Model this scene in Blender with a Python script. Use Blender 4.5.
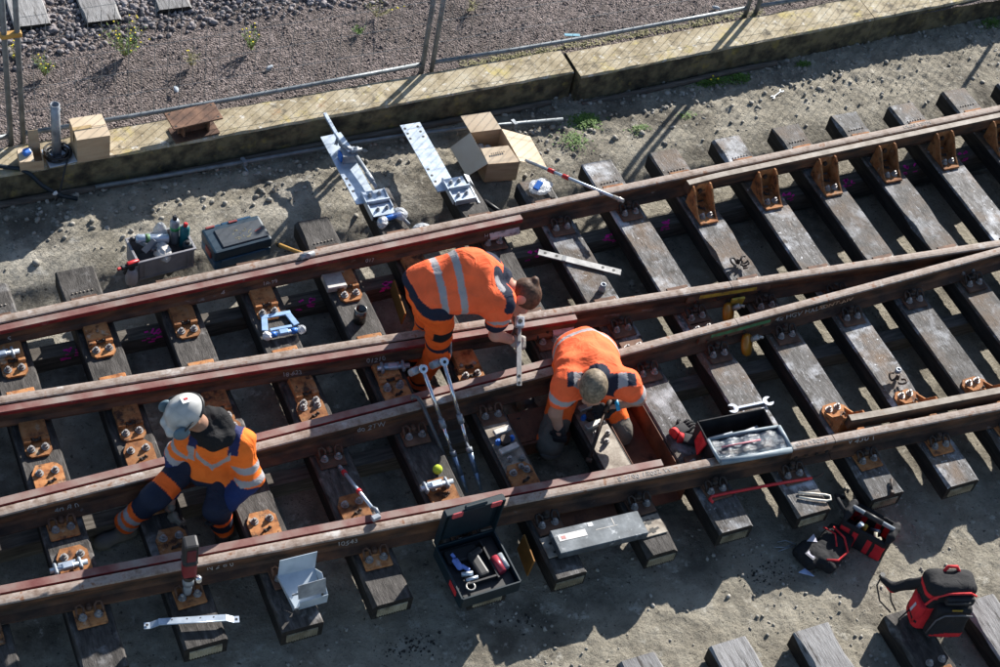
import bpy, bmesh, math, random
import numpy as np
from mathutils import Vector, Matrix, Euler
for o in list(bpy.data.objects): bpy.data.objects.remove(o)
SC = bpy.context.scene
COL = SC.collection
PI = math.pi
R = math.radians
rnd = random.Random(7)

# ------------------------------------------------------------------ camera
cd = bpy.data.cameras.new('camera'); cam = bpy.data.objects.new('camera', cd); COL.objects.link(cam)
c_r = Vector((0.90684116, -0.38904243, 0.16212682)); c_u = Vector((0.19714157, 0.73152613, 0.65269038)); c_w = Vector((0.37252425, 0.55992456, -0.74007443))
cam.matrix_world = Matrix(((c_r.x, c_u.x, -c_w.x, -1.186167), (c_r.y, c_u.y, -c_w.y, -5.6291525), (c_r.z, c_u.z, -c_w.z, 9.21438968), (0, 0, 0, 1)))
cd.sensor_width = 36; cd.sensor_fit = 'HORIZONTAL'; cd.lens = 1723.23 / 1000 * 36
cd.clip_start = 0.1; cd.clip_end = 500
SC.camera = cam
# ------------------------------------------------------------------ world and sun
SUN = Vector((1.55, 1.15, 1.0)).normalized()
w = bpy.data.worlds.new('World'); SC.world = w; w.use_nodes = True
wt = w.node_tree; bg = wt.nodes['Background']
sky = wt.nodes.new('ShaderNodeTexSky'); sky.sky_type = 'NISHITA'; sky.sun_disc = False
sky.sun_elevation = math.asin(SUN.z); sky.sun_rotation = math.atan2(SUN.x, SUN.y)
sky.air_density = 1.0; sky.dust_density = 0.6; sky.ozone_density = 1.5
wt.links.new(sky.outputs[0], bg.inputs[0]); bg.inputs[1].default_value = 0.075
sl = bpy.data.lights.new('sun', 'SUN'); sl.energy = 5.0; sl.angle = R(0.5); sl.color = (1.0, 0.96, 0.90)
so = bpy.data.objects.new('sun', sl); COL.objects.link(so); so.rotation_euler = SUN.to_track_quat('Z', 'Y').to_euler(); so.location = (8, 8, 12)
SC.view_settings.view_transform = 'Standard'; SC.view_settings.look = 'None'
SC.view_settings.exposure = 1.0; SC.view_settings.gamma = 1.0; SC.view_settings.use_curve_mapping = False

# ------------------------------------------------------------------ materials
MATS = {}
def M(name, cols, scale=6.0, detail=6, rough=0.75, metal=0.0, bump=0.3, bscale=None, stretch=(1, 1, 1), world=False, bdist=0.004, dirt=None, rvar=0.0, spec=0.4, vor=None, rough2=None, dist=0.0, mus=0.55):
    """cols: list of colours spread along a noise ramp; dirt=(colour, scale, threshold, softness)"""
    if name in MATS: return MATS[name]
    m = bpy.data.materials.new(name); m.use_nodes = True; MATS[name] = m
    nt = m.node_tree; N = nt.nodes; L = nt.links; b = N['Principled BSDF']
    b.inputs['Metallic'].default_value = metal; b.inputs['Roughness'].default_value = rough
    b.inputs['Specular IOR Level'].default_value = spec
    if world:
        src = N.new('ShaderNodeNewGeometry').outputs['Position']
    else:
        src = N.new('ShaderNodeTexCoord').outputs['Object']
        oi = N.new('ShaderNodeObjectInfo'); mu = N.new('ShaderNodeMath'); mu.operation = 'MULTIPLY'; mu.inputs[1].default_value = 37.0
        L.new(oi.outputs['Random'], mu.inputs[0]); va = N.new('ShaderNodeVectorMath'); va.operation = 'ADD'
        L.new(src, va.inputs[0]); L.new(mu.outputs[0], va.inputs[1]); src = va.outputs[0]
    mp = N.new('ShaderNodeMapping'); mp.inputs['Scale'].default_value = stretch; L.new(src, mp.inputs[0]); vec = mp.outputs[0]
    def noise(sc, det, rg=0.6, v=None, ds=0.0):
        n = N.new('ShaderNodeTexNoise'); n.inputs['Scale'].default_value = sc; n.inputs['Detail'].default_value = det
        n.inputs['Roughness'].default_value = rg; n.inputs['Distortion'].default_value = ds; L.new(v or vec, n.inputs['Vector']); return n
    n1 = noise(scale, detail, mus, ds=dist)
    cr = N.new('ShaderNodeValToRGB'); L.new(n1.outputs['Fac'], cr.inputs[0])
    k = len(cols)
    if k == 1: cols = [cols[0], tuple(c * 0.93 for c in cols[0])]; k = 2
    el = cr.color_ramp.elements
    while len(el) < k: el.new(0.5)
    for i, c in enumerate(cols):
        el[i].position = 0.3 + 0.4 * i / (k - 1); el[i].color = (*c, 1)
    out = cr.outputs[0]
    if vor:
        vo = N.new('ShaderNodeTexVoronoi'); vo.inputs['Scale'].default_value = vor; L.new(vec, vo.inputs['Vector'])
        hs = N.new('ShaderNodeSeparateColor'); L.new(vo.outputs['Color'], hs.inputs[0])
        mr = N.new('ShaderNodeMapRange'); mr.inputs['To Min'].default_value = 0.45; mr.inputs['To Max'].default_value = 1.6; L.new(hs.outputs[0], mr.inputs[0])
        mx = N.new('ShaderNodeMix'); mx.data_type = 'RGBA'; mx.blend_type = 'MULTIPLY'; mx.inputs[0].default_value = 1.0
        L.new(out, mx.inputs[6]); L.new(mr.outputs[0], mx.inputs[7]); out = mx.outputs[2]
    for d in (dirt if isinstance(dirt, list) else [dirt] if dirt else []):
        col, ds, th, sf = d[:4]
        n2 = noise(ds, 5, 0.65, src if len(d) > 4 else None); mr = N.new('ShaderNodeMapRange')
        mr.inputs['From Min'].default_value = th - sf; mr.inputs['From Max'].default_value = th + sf; L.new(n2.outputs['Fac'], mr.inputs[0])
        mx = N.new('ShaderNodeMix'); mx.data_type = 'RGBA'; L.new(mr.outputs[0], mx.inputs[0]); L.new(out, mx.inputs[6]); mx.inputs[7].default_value = (*col, 1); out = mx.outputs[2]
    if rvar:
        oi2 = N.new('ShaderNodeObjectInfo'); mr = N.new('ShaderNodeMapRange'); mr.inputs['To Min'].default_value = 1 - rvar; mr.inputs['To Max'].default_value = 1 + rvar; L.new(oi2.outputs['Random'], mr.inputs[0])
        mx = N.new('ShaderNodeMix'); mx.data_type = 'RGBA'; mx.blend_type = 'MULTIPLY'; mx.inputs[0].default_value = 1; L.new(out, mx.inputs[6]); L.new(mr.outputs[0], mx.inputs[7]); out = mx.outputs[2]
    L.new(out, b.inputs['Base Color'])
    if rough2 is not None:
        mr = N.new('ShaderNodeMapRange'); mr.inputs['From Min'].default_value = .3; mr.inputs['From Max'].default_value = .7; mr.inputs['To Min'].default_value = rough; mr.inputs['To Max'].default_value = rough2
        L.new(n1.outputs['Fac'], mr.inputs[0]); L.new(mr.outputs[0], b.inputs['Roughness'])
    if bump:
        bp_ = N.new('ShaderNodeBump'); bp_.inputs['Strength'].default_value = bump; bp_.inputs['Distance'].default_value = bdist
        n3 = noise(bscale or scale * 4, 6, 0.65); L.new(n3.outputs['Fac'], bp_.inputs['Height'])
        if vor:
            b2 = N.new('ShaderNodeBump'); b2.inputs['Strength'].default_value = 0.9; b2.inputs['Distance'].default_value = bdist * 2; b2.invert = True
            L.new(vo.outputs['Distance'], b2.inputs['Height']); L.new(bp_.outputs[0], b2.inputs['Normal']); L.new(b2.outputs[0], b.inputs['Normal'])
        else: L.new(bp_.outputs[0], b.inputs['Normal'])
    return m
def plain(name, c, rough=0.6, metal=0.0, spec=0.4, bump=0.15):
    return M(name, [tuple(x * 0.8 for x in c), c, tuple(min(1, x * 1.15) for x in c)], 18, 4, rough, metal, bump, 60, spec=spec, bdist=0.002)
def vcol(name, rough=0.8, bump=0.4, bscale=180, folds=0.0, mul=(0.82, 1.08), msc=14):
    m = bpy.data.materials.new(name); m.use_nodes = True; nt = m.node_tree; N = nt.nodes; L = nt.links; b = N['Principled BSDF']
    a = N.new('ShaderNodeAttribute'); a.attribute_name = 'col'
    tc = N.new('ShaderNodeTexCoord'); n = N.new('ShaderNodeTexNoise'); n.inputs['Scale'].default_value = msc; n.inputs['Detail'].default_value = 5; L.new(tc.outputs['Object'], n.inputs['Vector'])
    mr = N.new('ShaderNodeMapRange'); mr.inputs['From Min'].default_value = .3; mr.inputs['From Max'].default_value = .7; mr.inputs['To Min'].default_value = mul[0]; mr.inputs['To Max'].default_value = mul[1]; L.new(n.outputs['Fac'], mr.inputs[0])
    mx = N.new('ShaderNodeMix'); mx.data_type = 'RGBA'; mx.blend_type = 'MULTIPLY'; mx.inputs[0].default_value = 1; L.new(a.outputs['Color'], mx.inputs[6]); L.new(mr.outputs[0], mx.inputs[7]); L.new(mx.outputs[2], b.inputs['Base Color'])
    n2 = N.new('ShaderNodeTexNoise'); n2.inputs['Scale'].default_value = bscale; n2.inputs['Detail'].default_value = 3; L.new(tc.outputs['Object'], n2.inputs['Vector'])
    bp_ = N.new('ShaderNodeBump'); bp_.inputs['Strength'].default_value = bump; bp_.inputs['Distance'].default_value = 0.002; L.new(n2.outputs['Fac'], bp_.inputs['Height'])
    n4 = N.new('ShaderNodeTexNoise'); n4.inputs['Scale'].default_value = folds; n4.inputs['Detail'].default_value = 3; n4.inputs['Distortion'].default_value = 1.2; L.new(tc.outputs['Object'], n4.inputs['Vector'])
    b4 = N.new('ShaderNodeBump'); b4.inputs['Strength'].default_value = 0.8 if folds > 0 else 0; b4.inputs['Distance'].default_value = 0.022; L.new(n4.outputs['Fac'], b4.inputs['Height']); L.new(bp_.outputs[0], b4.inputs['Normal']); L.new(b4.outputs[0], b.inputs['Normal'])
    b.inputs['Roughness'].default_value = rough; b.inputs['Specular IOR Level'].default_value = 0.3
    MATS[name] = m; return m

GROUND = M('concrete_ground_mat', [(.17, .152, .122), (.285, .258, .208), (.375, .342, .28), (.46, .425, .355)], 3.6, 10, .95, 0, 1.0, 95, world=True, bdist=.010, mus=.74,
           dirt=[((.13, .115, .092), 1.6, .59, .08), ((.50, .47, .41), 9.0, .64, .05), ((.07, .06, .048), 26, .65, .035), ((.11, .098, .082), 60, .64, .03), ((.52, .49, .43), 80, .67, .03)])
def ground_extra(m):
    # bare dirt against paler concrete, clods and grit
    nt = m.node_tree; N = nt.nodes; L = nt.links; b = N['Principled BSDF']; col = b.inputs['Base Color'].links[0].from_socket
    g = N.new('ShaderNodeNewGeometry'); sx = N.new('ShaderNodeSeparateXYZ'); L.new(g.outputs['Position'], sx.inputs[0])
    def math_(op, a, c, cl=False):
        n = N.new('ShaderNodeMath'); n.operation = op; n.use_clamp = cl
        for i, v in enumerate((a, c)):
            if isinstance(v, (int, float)): n.inputs[i].default_value = v
            else: L.new(v, n.inputs[i])
        return n.outputs[0]
    nz = N.new('ShaderNodeTexNoise'); nz.inputs['Scale'].default_value = 1.7; nz.inputs['Detail'].default_value = 8; nz.inputs['Roughness'].default_value = .65; L.new(g.outputs['Position'], nz.inputs['Vector'])
    w_ = math_('MULTIPLY', math_('SUBTRACT', nz.outputs['Fac'], .5), 3.2)
    fx = math_('MULTIPLY', math_('ADD', math_('SUBTRACT', 3.9, sx.outputs[0]), w_), 1.3, True)
    fy = math_('MULTIPLY', math_('ADD', math_('SUBTRACT', 3.35, sx.outputs[1]), w_), 3.0, True)
    fy2 = math_('MULTIPLY', math_('ADD', math_('SUBTRACT', sx.outputs[1], -.55), w_), 2.0, True)
    f = math_('MULTIPLY', math_('MULTIPLY', fx, fy), fy2)
    mx = N.new('ShaderNodeMix'); mx.data_type = 'RGBA'; mx.blend_type = 'MULTIPLY'; mx.inputs[0].default_value = 1
    m2 = N.new('ShaderNodeMix'); m2.data_type = 'RGBA'; L.new(f, m2.inputs[0]); m2.inputs[6].default_value = (.96, .95, .915, 1); m2.inputs[7].default_value = (1.16, 1.17, 1.18, 1)
    L.new(col, mx.inputs[6]); L.new(m2.outputs[2], mx.inputs[7]); L.new(mx.outputs[2], b.inputs['Base Color'])
    old = b.inputs['Normal'].links[0].from_socket
    vo = N.new('ShaderNodeTexVoronoi'); vo.inputs['Scale'].default_value = 34; vo.inputs['Randomness'].default_value = 1; L.new(g.outputs['Position'], vo.inputs['Vector'])
    n2 = N.new('ShaderNodeTexNoise'); n2.inputs['Scale'].default_value = 30; n2.inputs['Detail'].default_value = 9; n2.inputs['Roughness'].default_value = .8; L.new(g.outputs['Position'], n2.inputs['Vector'])
    h_ = math_('ADD', math_('MULTIPLY', vo.outputs['Distance'], -.5), math_('MULTIPLY', n2.outputs['Fac'], 1.6))
    bp_ = N.new('ShaderNodeBump'); bp_.inputs['Strength'].default_value = .9; bp_.inputs['Distance'].default_value = .015; L.new(h_, bp_.inputs['Height']); L.new(old, bp_.inputs['Normal']); L.new(bp_.outputs[0], b.inputs['Normal'])
ground_extra(GROUND)
GRAVEL = M('gravel_mat', [(.085, .065, .06), (.15, .12, .11), (.23, .19, .18)], 26, 5, .95, 0, .6, 90, world=True, bdist=.012, vor=62, dirt=[((.10, .08, .07), 1.2, .62, .12)])
STONE = M('ballast_mat', [(.10, .088, .09), (.20, .178, .178), (.33, .305, .31)], 9, 5, .9, 0, .5, 60, world=True, rvar=.0)
PEB = M('pebble_mat', [(.20, .185, .155), (.31, .29, .25), (.42, .395, .35)], 5, 5, .95, 0, .5, 60, world=True)
GPEB = M('gravel_stone_mat', [(.075, .058, .055), (.16, .128, .12), (.31, .265, .25)], 34, 3, .95, 0, .4, 60, world=True)
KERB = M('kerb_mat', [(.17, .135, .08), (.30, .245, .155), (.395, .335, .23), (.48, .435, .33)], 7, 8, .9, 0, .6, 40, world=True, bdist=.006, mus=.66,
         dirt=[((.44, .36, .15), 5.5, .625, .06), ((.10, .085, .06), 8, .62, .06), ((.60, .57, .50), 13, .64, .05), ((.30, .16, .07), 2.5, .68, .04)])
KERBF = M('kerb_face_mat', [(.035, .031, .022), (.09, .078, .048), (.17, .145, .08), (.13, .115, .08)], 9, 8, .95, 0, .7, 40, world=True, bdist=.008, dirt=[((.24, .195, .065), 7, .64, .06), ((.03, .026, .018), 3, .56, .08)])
SLT = M('sleeper_top_mat', [(.022, .020, .019), (.064, .060, .057), (.125, .119, .115), (.225, .221, .22)], 7, 10, .72, 0, .9, 20, stretch=(4.5, 1.1, 4.5), spec=.3, bdist=.006, rvar=.26, mus=.72,
        dirt=[((.44, .45, .47), 4.0, .59, .08, 1), ((.40, .40, .41), 11, .65, .05), ((.035, .03, .026), 6.5, .63, .04, 1), ((.13, .088, .058), 2.6, .57, .09, 1), ((.55, .55, .56), 30, .67, .03, 1), ((.02, .017, .014), 9, .665, .018)])
SLD = M('sleeper_dark_top_mat', [(.017, .015, .014), (.040, .035, .031), (.072, .064, .058), (.13, .12, .112)], 7, 10, .72, 0, .9, 20, stretch=(4.5, 1.1, 4.5), spec=.3, bdist=.006, rvar=.15, mus=.66,
        dirt=[((.24, .23, .225), 3.0, .66, .06, 1), ((.025, .022, .02), 4.5, .63, .06, 1), ((.012, .01, .009), 9, .665, .018)])
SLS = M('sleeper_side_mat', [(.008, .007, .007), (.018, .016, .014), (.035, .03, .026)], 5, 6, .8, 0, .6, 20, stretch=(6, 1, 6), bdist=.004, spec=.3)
SLO = M('old_sleeper_mat', [(.085, .08, .078), (.19, .183, .18), (.27, .265, .262), (.36, .355, .352)], 7, 10, .8, 0, .9, 20, stretch=(8, .9, 8), bdist=.006, rvar=.15, mus=.7, dirt=[((.045, .04, .037), 4, .60, .05), ((.02, .017, .014), 9, .665, .018)])
BEAM = M('beam_mat', [(.05, .042, .036), (.10, .086, .072), (.16, .14, .12)], 5, 8, .9, 0, .8, 20, stretch=(1, 9, 9), bdist=.005)
ENDP = M('end_plate_mat', [(.13, .11, .07), (.27, .245, .175), (.36, .33, .25)], 12, 6, .75, rvar=.3)
RUSTTOP = M('rail_head_mat', [(.12, .073, .05), (.225, .165, .13), (.32, .262, .225), (.43, .385, .35)], 14, 9, .75, 0, .5, 60, stretch=(1, 1, 1), world=True, bdist=.003, mus=.68, dirt=[((.20, .095, .05), 14, .62, .05), ((.50, .47, .44), 5, .66, .05)])
RAILW = M('rail_web_mat', [(.025, .018, .014), (.065, .038, .026), (.13, .062, .034), (.20, .095, .048)], 7, 8, .75, .2, .5, 50, stretch=(.6, 1, 2), world=True, bdist=.003, dirt=[((.22, .19, .17), 11, .70, .04)])
RED = M('red_rail_paint', [(.10, .012, .012), (.19, .016, .017), (.28, .03, .028)], 9, 8, .5, 0, .3, 50, world=True, bdist=.002, dirt=[((.09, .05, .04), 7, .61, .06), ((.24, .14, .12), 16, .67, .04)])
REDTOP = M('red_blade_top_paint', [(.14, .035, .03), (.20, .085, .07), (.24, .155, .13), (.27, .215, .185)], 5, 7, .6, 0, .4, 50, world=True, bdist=.002)  # patchy red to grey brown on the blade tops
GUARD = M('guard_top_mat', [(.16, .125, .095), (.27, .225, .18), (.37, .325, .28)], 12, 8, .7, 0, .4, 50, world=True, bdist=.003, dirt=[((.30, .14, .06), 7, .66, .05)])
ORUST = M('orange_rust_mat', [(.14, .05, .02), (.30, .115, .038), (.41, .18, .065), (.34, .19, .10)], 12, 8, .85, 0, .6, 60, bdist=.003, rvar=.32, mus=.68, dirt=[((.06, .028, .016), 11, .59, .06), ((.40, .31, .22), 9, .66, .05), ((.03, .025, .02), 30, .66, .03)])
BRUST = M('brown_rust_mat', [(.05, .028, .02), (.115, .06, .038), (.19, .105, .065)], 10, 7, .75, .2, .5, 60, bdist=.003, rvar=.2)
DCLIP = M('dark_clip_mat', [(.02, .017, .016), (.05, .04, .035), (.10, .06, .04)], 14, 5, .6, .4, .4, 80)
BOLT = M('bolt_mat', [(.16, .145, .135), (.30, .285, .275), (.42, .405, .395)], 30, 4, .55, .4, .3, 90)
ZINC = M('zinc_mat', [(.34, .40, .47), (.47, .54, .62), (.60, .66, .73)], 14, 6, .38, .55, .2, 40, bdist=.002)
ZINCD = M('zinc_dull_mat', [(.17, .185, .21), (.27, .295, .325), (.38, .41, .445)], 14, 6, .5, .4, .3, 40, bdist=.002)
STEEL = M('bare_steel_mat', [(.30, .285, .26), (.43, .41, .38), (.54, .52, .485)], 16, 6, .45, .45, .3, 50, bdist=.002, dirt=[((.35, .20, .10), 8, .68, .06)])
CHROME = M('chrome_mat', [(.60, .62, .66), (.78, .80, .84)], 20, 3, .2, .85, .1, 60)
FENCE = M('fence_tube_mat', [(.11, .125, .135), (.17, .19, .205), (.23, .255, .27)], 12, 5, .5, .4, .2, 60)
BLACKM = plain('black_plastic', (.022, .022, .024), .5)
BLACKF = M('black_fabric', [(.010, .010, .011), (.018, .018, .020), (.030, .030, .032)], 12, 5, .85, 0, .5, 160, bdist=.003)
REDF = M('red_fabric', [(.38, .012, .016), (.58, .022, .028), (.68, .05, .05)], 12, 5, .8, 0, .5, 160, bdist=.003)
REDP = plain('red_plastic', (.55, .025, .03), .4)
CARD = M('cardboard_mat', [(.33, .225, .135), (.41, .295, .185), (.47, .35, .23)], 5, 6, .85, 0, .25, 70, stretch=(1, 1, 4), bdist=.002)
CARDL = M('cardboard_pale_mat', [(.50, .385, .26), (.59, .465, .325), (.63, .515, .375)], 5, 6, .85, 0, .25, 70, bdist=.002)
TAPE = plain('brown_tape', (.42, .30, .15), .3)
BLUE = plain('blue_plastic', (.015, .075, .15), .4)
TEAL = plain('teal_plastic', (.004, .016, .024), .5)
DBLUE = plain('navy_plastic', (.006, .016, .024), .5)
BLUEB = plain('bright_blue', (.03, .16, .55), .4)
WHITE = plain('white_plastic', (.75, .75, .74), .4)
ZINCB = M('bright_zinc_mat', [(.42, .49, .55), (.54, .61, .67), (.62, .69, .75)], 8, 6, .3, .25, .2, 30, bdist=.002)
WSTEEL = M('worn_bar_steel', [(.14, .14, .14), (.22, .22, .22), (.30, .30, .30)], 16, 6, .5, .3, .3, 50, bdist=.002)
GREYP = M('grey_crate_plastic', [(.17, .165, .18), (.25, .245, .26), (.31, .30, .31)], 8, 5, .55, 0, .2, 60)
YELL = M('yellow_paint', [(.16, .09, .03), (.38, .25, .03), (.46, .32, .04)], 16, 6, .6, 0, .3, 50)
AMBER = plain('amber_plastic', (.36, .15, .015), .3)
GREEN = M('green_paint', [(.10, .06, .03), (.07, .20, .08), (.09, .26, .12)], 16, 6, .6, 0, .3, 50)
PINK = plain('pink_spray_paint', (.90, .03, .42), .8)
CHALK = plain('chalk_mat', (.36, .34, .32), .95)
CHALKO = plain('orange_chalk_mat', (.50, .30, .18), .95)
LEAF = M('leaf_mat', [(.045, .10, .015), (.085, .17, .025), (.14, .24, .04)], 20, 3, .7, 0, 0, world=True)
DRYG = M('dry_stem_mat', [(.15, .15, .06), (.24, .22, .10), (.32, .28, .15)], 20, 3, .8, 0, 0, world=True)
FLOW = plain('yellow_petal', (.72, .58, .02), .7, bump=0)
WOODH = M('yellow_wood_handle', [(.42, .22, .05), (.55, .31, .08)], 12, 4, .6)
CLEAR = M('plastic_bag_mat', [(.38, .41, .44), (.55, .58, .61), (.72, .74, .77)], 10, 5, .25, 0, .8, 40, bdist=.01)
CLEAR.node_tree.nodes['Principled BSDF'].inputs['Alpha'].default_value = .6
GREASE = plain('black_grease', (.015, .014, .013), .6)
BALLM = M('tennis_felt', [(.40, .50, .04), (.52, .62, .06)], 60, 4, .95, 0, .6, 300)

# ------------------------------------------------------------------ mesh builder
class MB:
    def __init__(s): s.bm = bmesh.new(); s.mi = 0
    def _fin(s, n0, mi, smooth):
        s.bm.faces.ensure_lookup_table()
        for f in list(s.bm.faces)[n0:]:
            f.material_index = mi; f.smooth = smooth
    def box(s, c, d, rot=None, bev=0.0, mi=0, seg=1):
        n0 = len(s.bm.faces)
        mat = Matrix.Translation(c) @ ((Euler(rot).to_matrix().to_4x4()) if rot is not None else Matrix.Identity(4)) @ Matrix.Diagonal((*d, 1))
        r = bmesh.ops.create_cube(s.bm, size=1.0, matrix=mat)
        if bev: bmesh.ops.bevel(s.bm, geom=list({e for v in r['verts'] for e in v.link_edges}), offset=bev, segments=seg, affect='EDGES', profile=.6, clamp_overlap=True)
        s._fin(n0, mi, False); return s
    def hull(s, pts8, mi=0):
        """8 corners: bottom ring of 4 then top ring of 4"""
        n0 = len(s.bm.faces); v = [s.bm.verts.new(p) for p in pts8]
        for f in ((3, 2, 1, 0), (4, 5, 6, 7), (0, 1, 5, 4), (1, 2, 6, 5), (2, 3, 7, 6), (3, 0, 4, 7)): s.bm.faces.new([v[i] for i in f])
        s._fin(n0, mi, False); return s
    def sheet(s, pts, t=.004, mi=0):
        """thin solid of a planar polygon"""
        n0 = len(s.bm.faces); P = [Vector(p) for p in pts]; n = (P[1] - P[0]).cross(P[2] - P[0]).normalized() * t
        a = [s.bm.verts.new(p) for p in P]; b = [s.bm.verts.new(p + n) for p in P]; k = len(P)
        s.bm.faces.new(a[::-1]); s.bm.faces.new(b)
        for i in range(k): s.bm.faces.new((a[i], a[(i + 1) % k], b[(i + 1) % k], b[i]))
        s._fin(n0, mi, False); return s
    def prism(s, poly, z0, z1, mi=0, mat=None):
        n0 = len(s.bm.faces); mt = mat or Matrix.Identity(4)
        a = [s.bm.verts.new(mt @ Vector((x, y, z0))) for x, y in poly]; b = [s.bm.verts.new(mt @ Vector((x, y, z1))) for x, y in poly]; k = len(poly)
        s.bm.faces.new(a[::-1]); s.bm.faces.new(b)
        for i in range(k): s.bm.faces.new((a[i], a[(i + 1) % k], b[(i + 1) % k], b[i]))
        s._fin(n0, mi, False); return s
    def tube(s, pts, r, n=10, mi=0, cap=True, closed=False):
        n0 = len(s.bm.faces); P = [Vector(p) for p in pts]; K = len(P); rr = r if isinstance(r, (list, tuple)) else [r] * K
        rings = []; up = None
        for i in range(K):
            if closed: t = P[(i + 1) % K] - P[i - 1]
            else: t = (P[min(i + 1, K - 1)] - P[max(i - 1, 0)])
            t.normalize()
            if up is None: up = Vector((0, 0, 1)) if abs(t.z) < .9 else Vector((1, 0, 0))
            x = t.cross(up)
            if x.length < 1e-4: x = t.cross(Vector((0, 1, .3)))
            x.normalize(); y = x.cross(t).normalized(); up = y
            rings.append([s.bm.verts.new(P[i] + (x * math.cos(2 * PI * j / n) + y * math.sin(2 * PI * j / n)) * rr[i]) for j in range(n)])
        for i in range(K if closed else K - 1):
            a, b = rings[i], rings[(i + 1) % K]
            for j in range(n): s.bm.faces.new((a[j], a[(j + 1) % n], b[(j + 1) % n], b[j]))
        if cap and not closed:
            s.bm.faces.new(rings[0][::-1]); s.bm.faces.new(rings[-1])
        s._fin(n0, mi, True)
        for f in list(s.bm.faces)[n0:]:
            if len(f.verts) > 4: f.smooth = False
        return s
    def cyl(s, a, b, r, n=12, mi=0, r2=None):
        return s.tube([a, b], [r, r if r2 is None else r2], n, mi)
    def hexa(s, c, r, h, ax=(0, 0, 1), mi=0):
        c = Vector(c); ax = Vector(ax).normalized()
        n0 = len(s.bm.faces); s.tube([c, c + ax * h], r, 6, mi)
        for f in list(s.bm.faces)[n0:]: f.smooth = False
        return s
    def lathe(s, prof, c=(0, 0, 0), n=16, mi=0, mat=None):
        n0 = len(s.bm.faces); mt = Matrix.Translation(c) @ (mat or Matrix.Identity(4))
        rings = [[s.bm.verts.new(mt @ Vector((r * math.cos(2 * PI * j / n), r * math.sin(2 * PI * j / n), z))) for j in range(n)] for r, z in prof]
        for a, b in zip(rings, rings[1:]):
            for j in range(n): s.bm.faces.new((a[j], a[(j + 1) % n], b[(j + 1) % n], b[j]))
        s.bm.faces.new(rings[0][::-1]); s.bm.faces.new(rings[-1])
        s._fin(n0, mi, True)
        for f in list(s.bm.faces)[n0:]:
            if len(f.verts) > 4: f.smooth = False
        return s
    def ball(s, c, r, sc=(1, 1, 1), mi=0, sub=2, rot=None):
        n0 = len(s.bm.faces)
        bmesh.ops.create_icosphere(s.bm, subdivisions=sub, radius=r, matrix=Matrix.Translation(c) @ (Euler(rot).to_matrix().to_4x4() if rot else Matrix.Identity(4)) @ Matrix.Diagonal((*sc, 1)))
        s._fin(n0, mi, True); return s
    def sweep(s, xs, fy, prof, mis, z0=0, caps=True):
        """profile (dy,z) swept along points (x, fy(x)); mis: material index per profile edge"""
        n0 = len(s.bm.faces); rings = []
        for x in xs:
            y = fy(x); d = (fy(x + .01) - fy(x - .01)) / .02; nx, ny = -d, 1.0; l = math.hypot(nx, ny); nx /= l; ny /= l
            rings.append([s.bm.verts.new((x + nx * a, y + ny * a, z0 + z)) for a, z in prof])
        k = len(prof)
        for a, b in zip(rings, rings[1:]):
            for j in range(k):
                f = s.bm.faces.new((a[j], a[(j + 1) % k], b[(j + 1) % k], b[j])); f.material_index = mis[j]
        if caps:
            f = s.bm.faces.new(rings[0]); f.material_index = mis[-1]; f = s.bm.faces.new(rings[-1][::-1]); f.material_index = mis[-1]
        return s
    def mesh(s, name, mats):
        bmesh.ops.recalc_face_normals(s.bm, faces=list(s.bm.faces))
        me = bpy.data.meshes.new(name); s.bm.to_mesh(me); s.bm.free()
        for m in (mats if isinstance(mats, (list, tuple)) else [mats]): me.materials.append(m)
        return me
    def build(s, name, mats, parent=None, loc=(0, 0, 0), rot=(0, 0, 0), **kw):
        return link(name, s.mesh(name, mats), parent, loc, rot, **kw)
def link(name, me, parent=None, loc=(0, 0, 0), rot=(0, 0, 0), label=None, cat=None, group=None, kind=None):
    o = bpy.data.objects.new(name, me); COL.objects.link(o); o.location = loc; o.rotation_euler = rot
    if parent is not None: o.parent = parent
    return tag(o, label, cat, group, kind)
def tag(o, label=None, cat=None, group=None, kind=None):
    for k, v in (('label', label), ('category', cat), ('group', group), ('kind', kind)):
        if v: o[k] = v
    return o
def thing(name, label, cat, loc=(0, 0, 0), rot=(0, 0, 0), group=None):
    return link(name, None, None, loc, rot, label, cat, group)
def copy_tree(o, parent=None):
    c = o.copy(); COL.objects.link(c)
    if parent is not None: c.parent = parent
    for ch in list(o.children): copy_tree(ch, c)
    return c
def text(name, s, size, mat, parent, loc, rot, ext=.0012, sx=1.0):
    cu = bpy.data.curves.new(name, 'FONT'); cu.body = s; cu.size = size; cu.extrude = ext; cu.align_x = 'CENTER'; cu.align_y = 'CENTER'; cu.materials.append(mat)
    t = bpy.data.objects.new(name, cu); me = bpy.data.meshes.new_from_object(t)
    for v in me.vertices: v.co.x += size * .05 * math.sin(v.co.y / size * 4.1 + v.co.x / size * 2.3); v.co.y += size * .08 * math.sin(v.co.x / size * 3.3 + len(s))
    bpy.data.objects.remove(t); bpy.data.curves.remove(cu)
    o = link(name, me, parent, loc, rot); o.scale = (sx, 1, 1); return o
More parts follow.
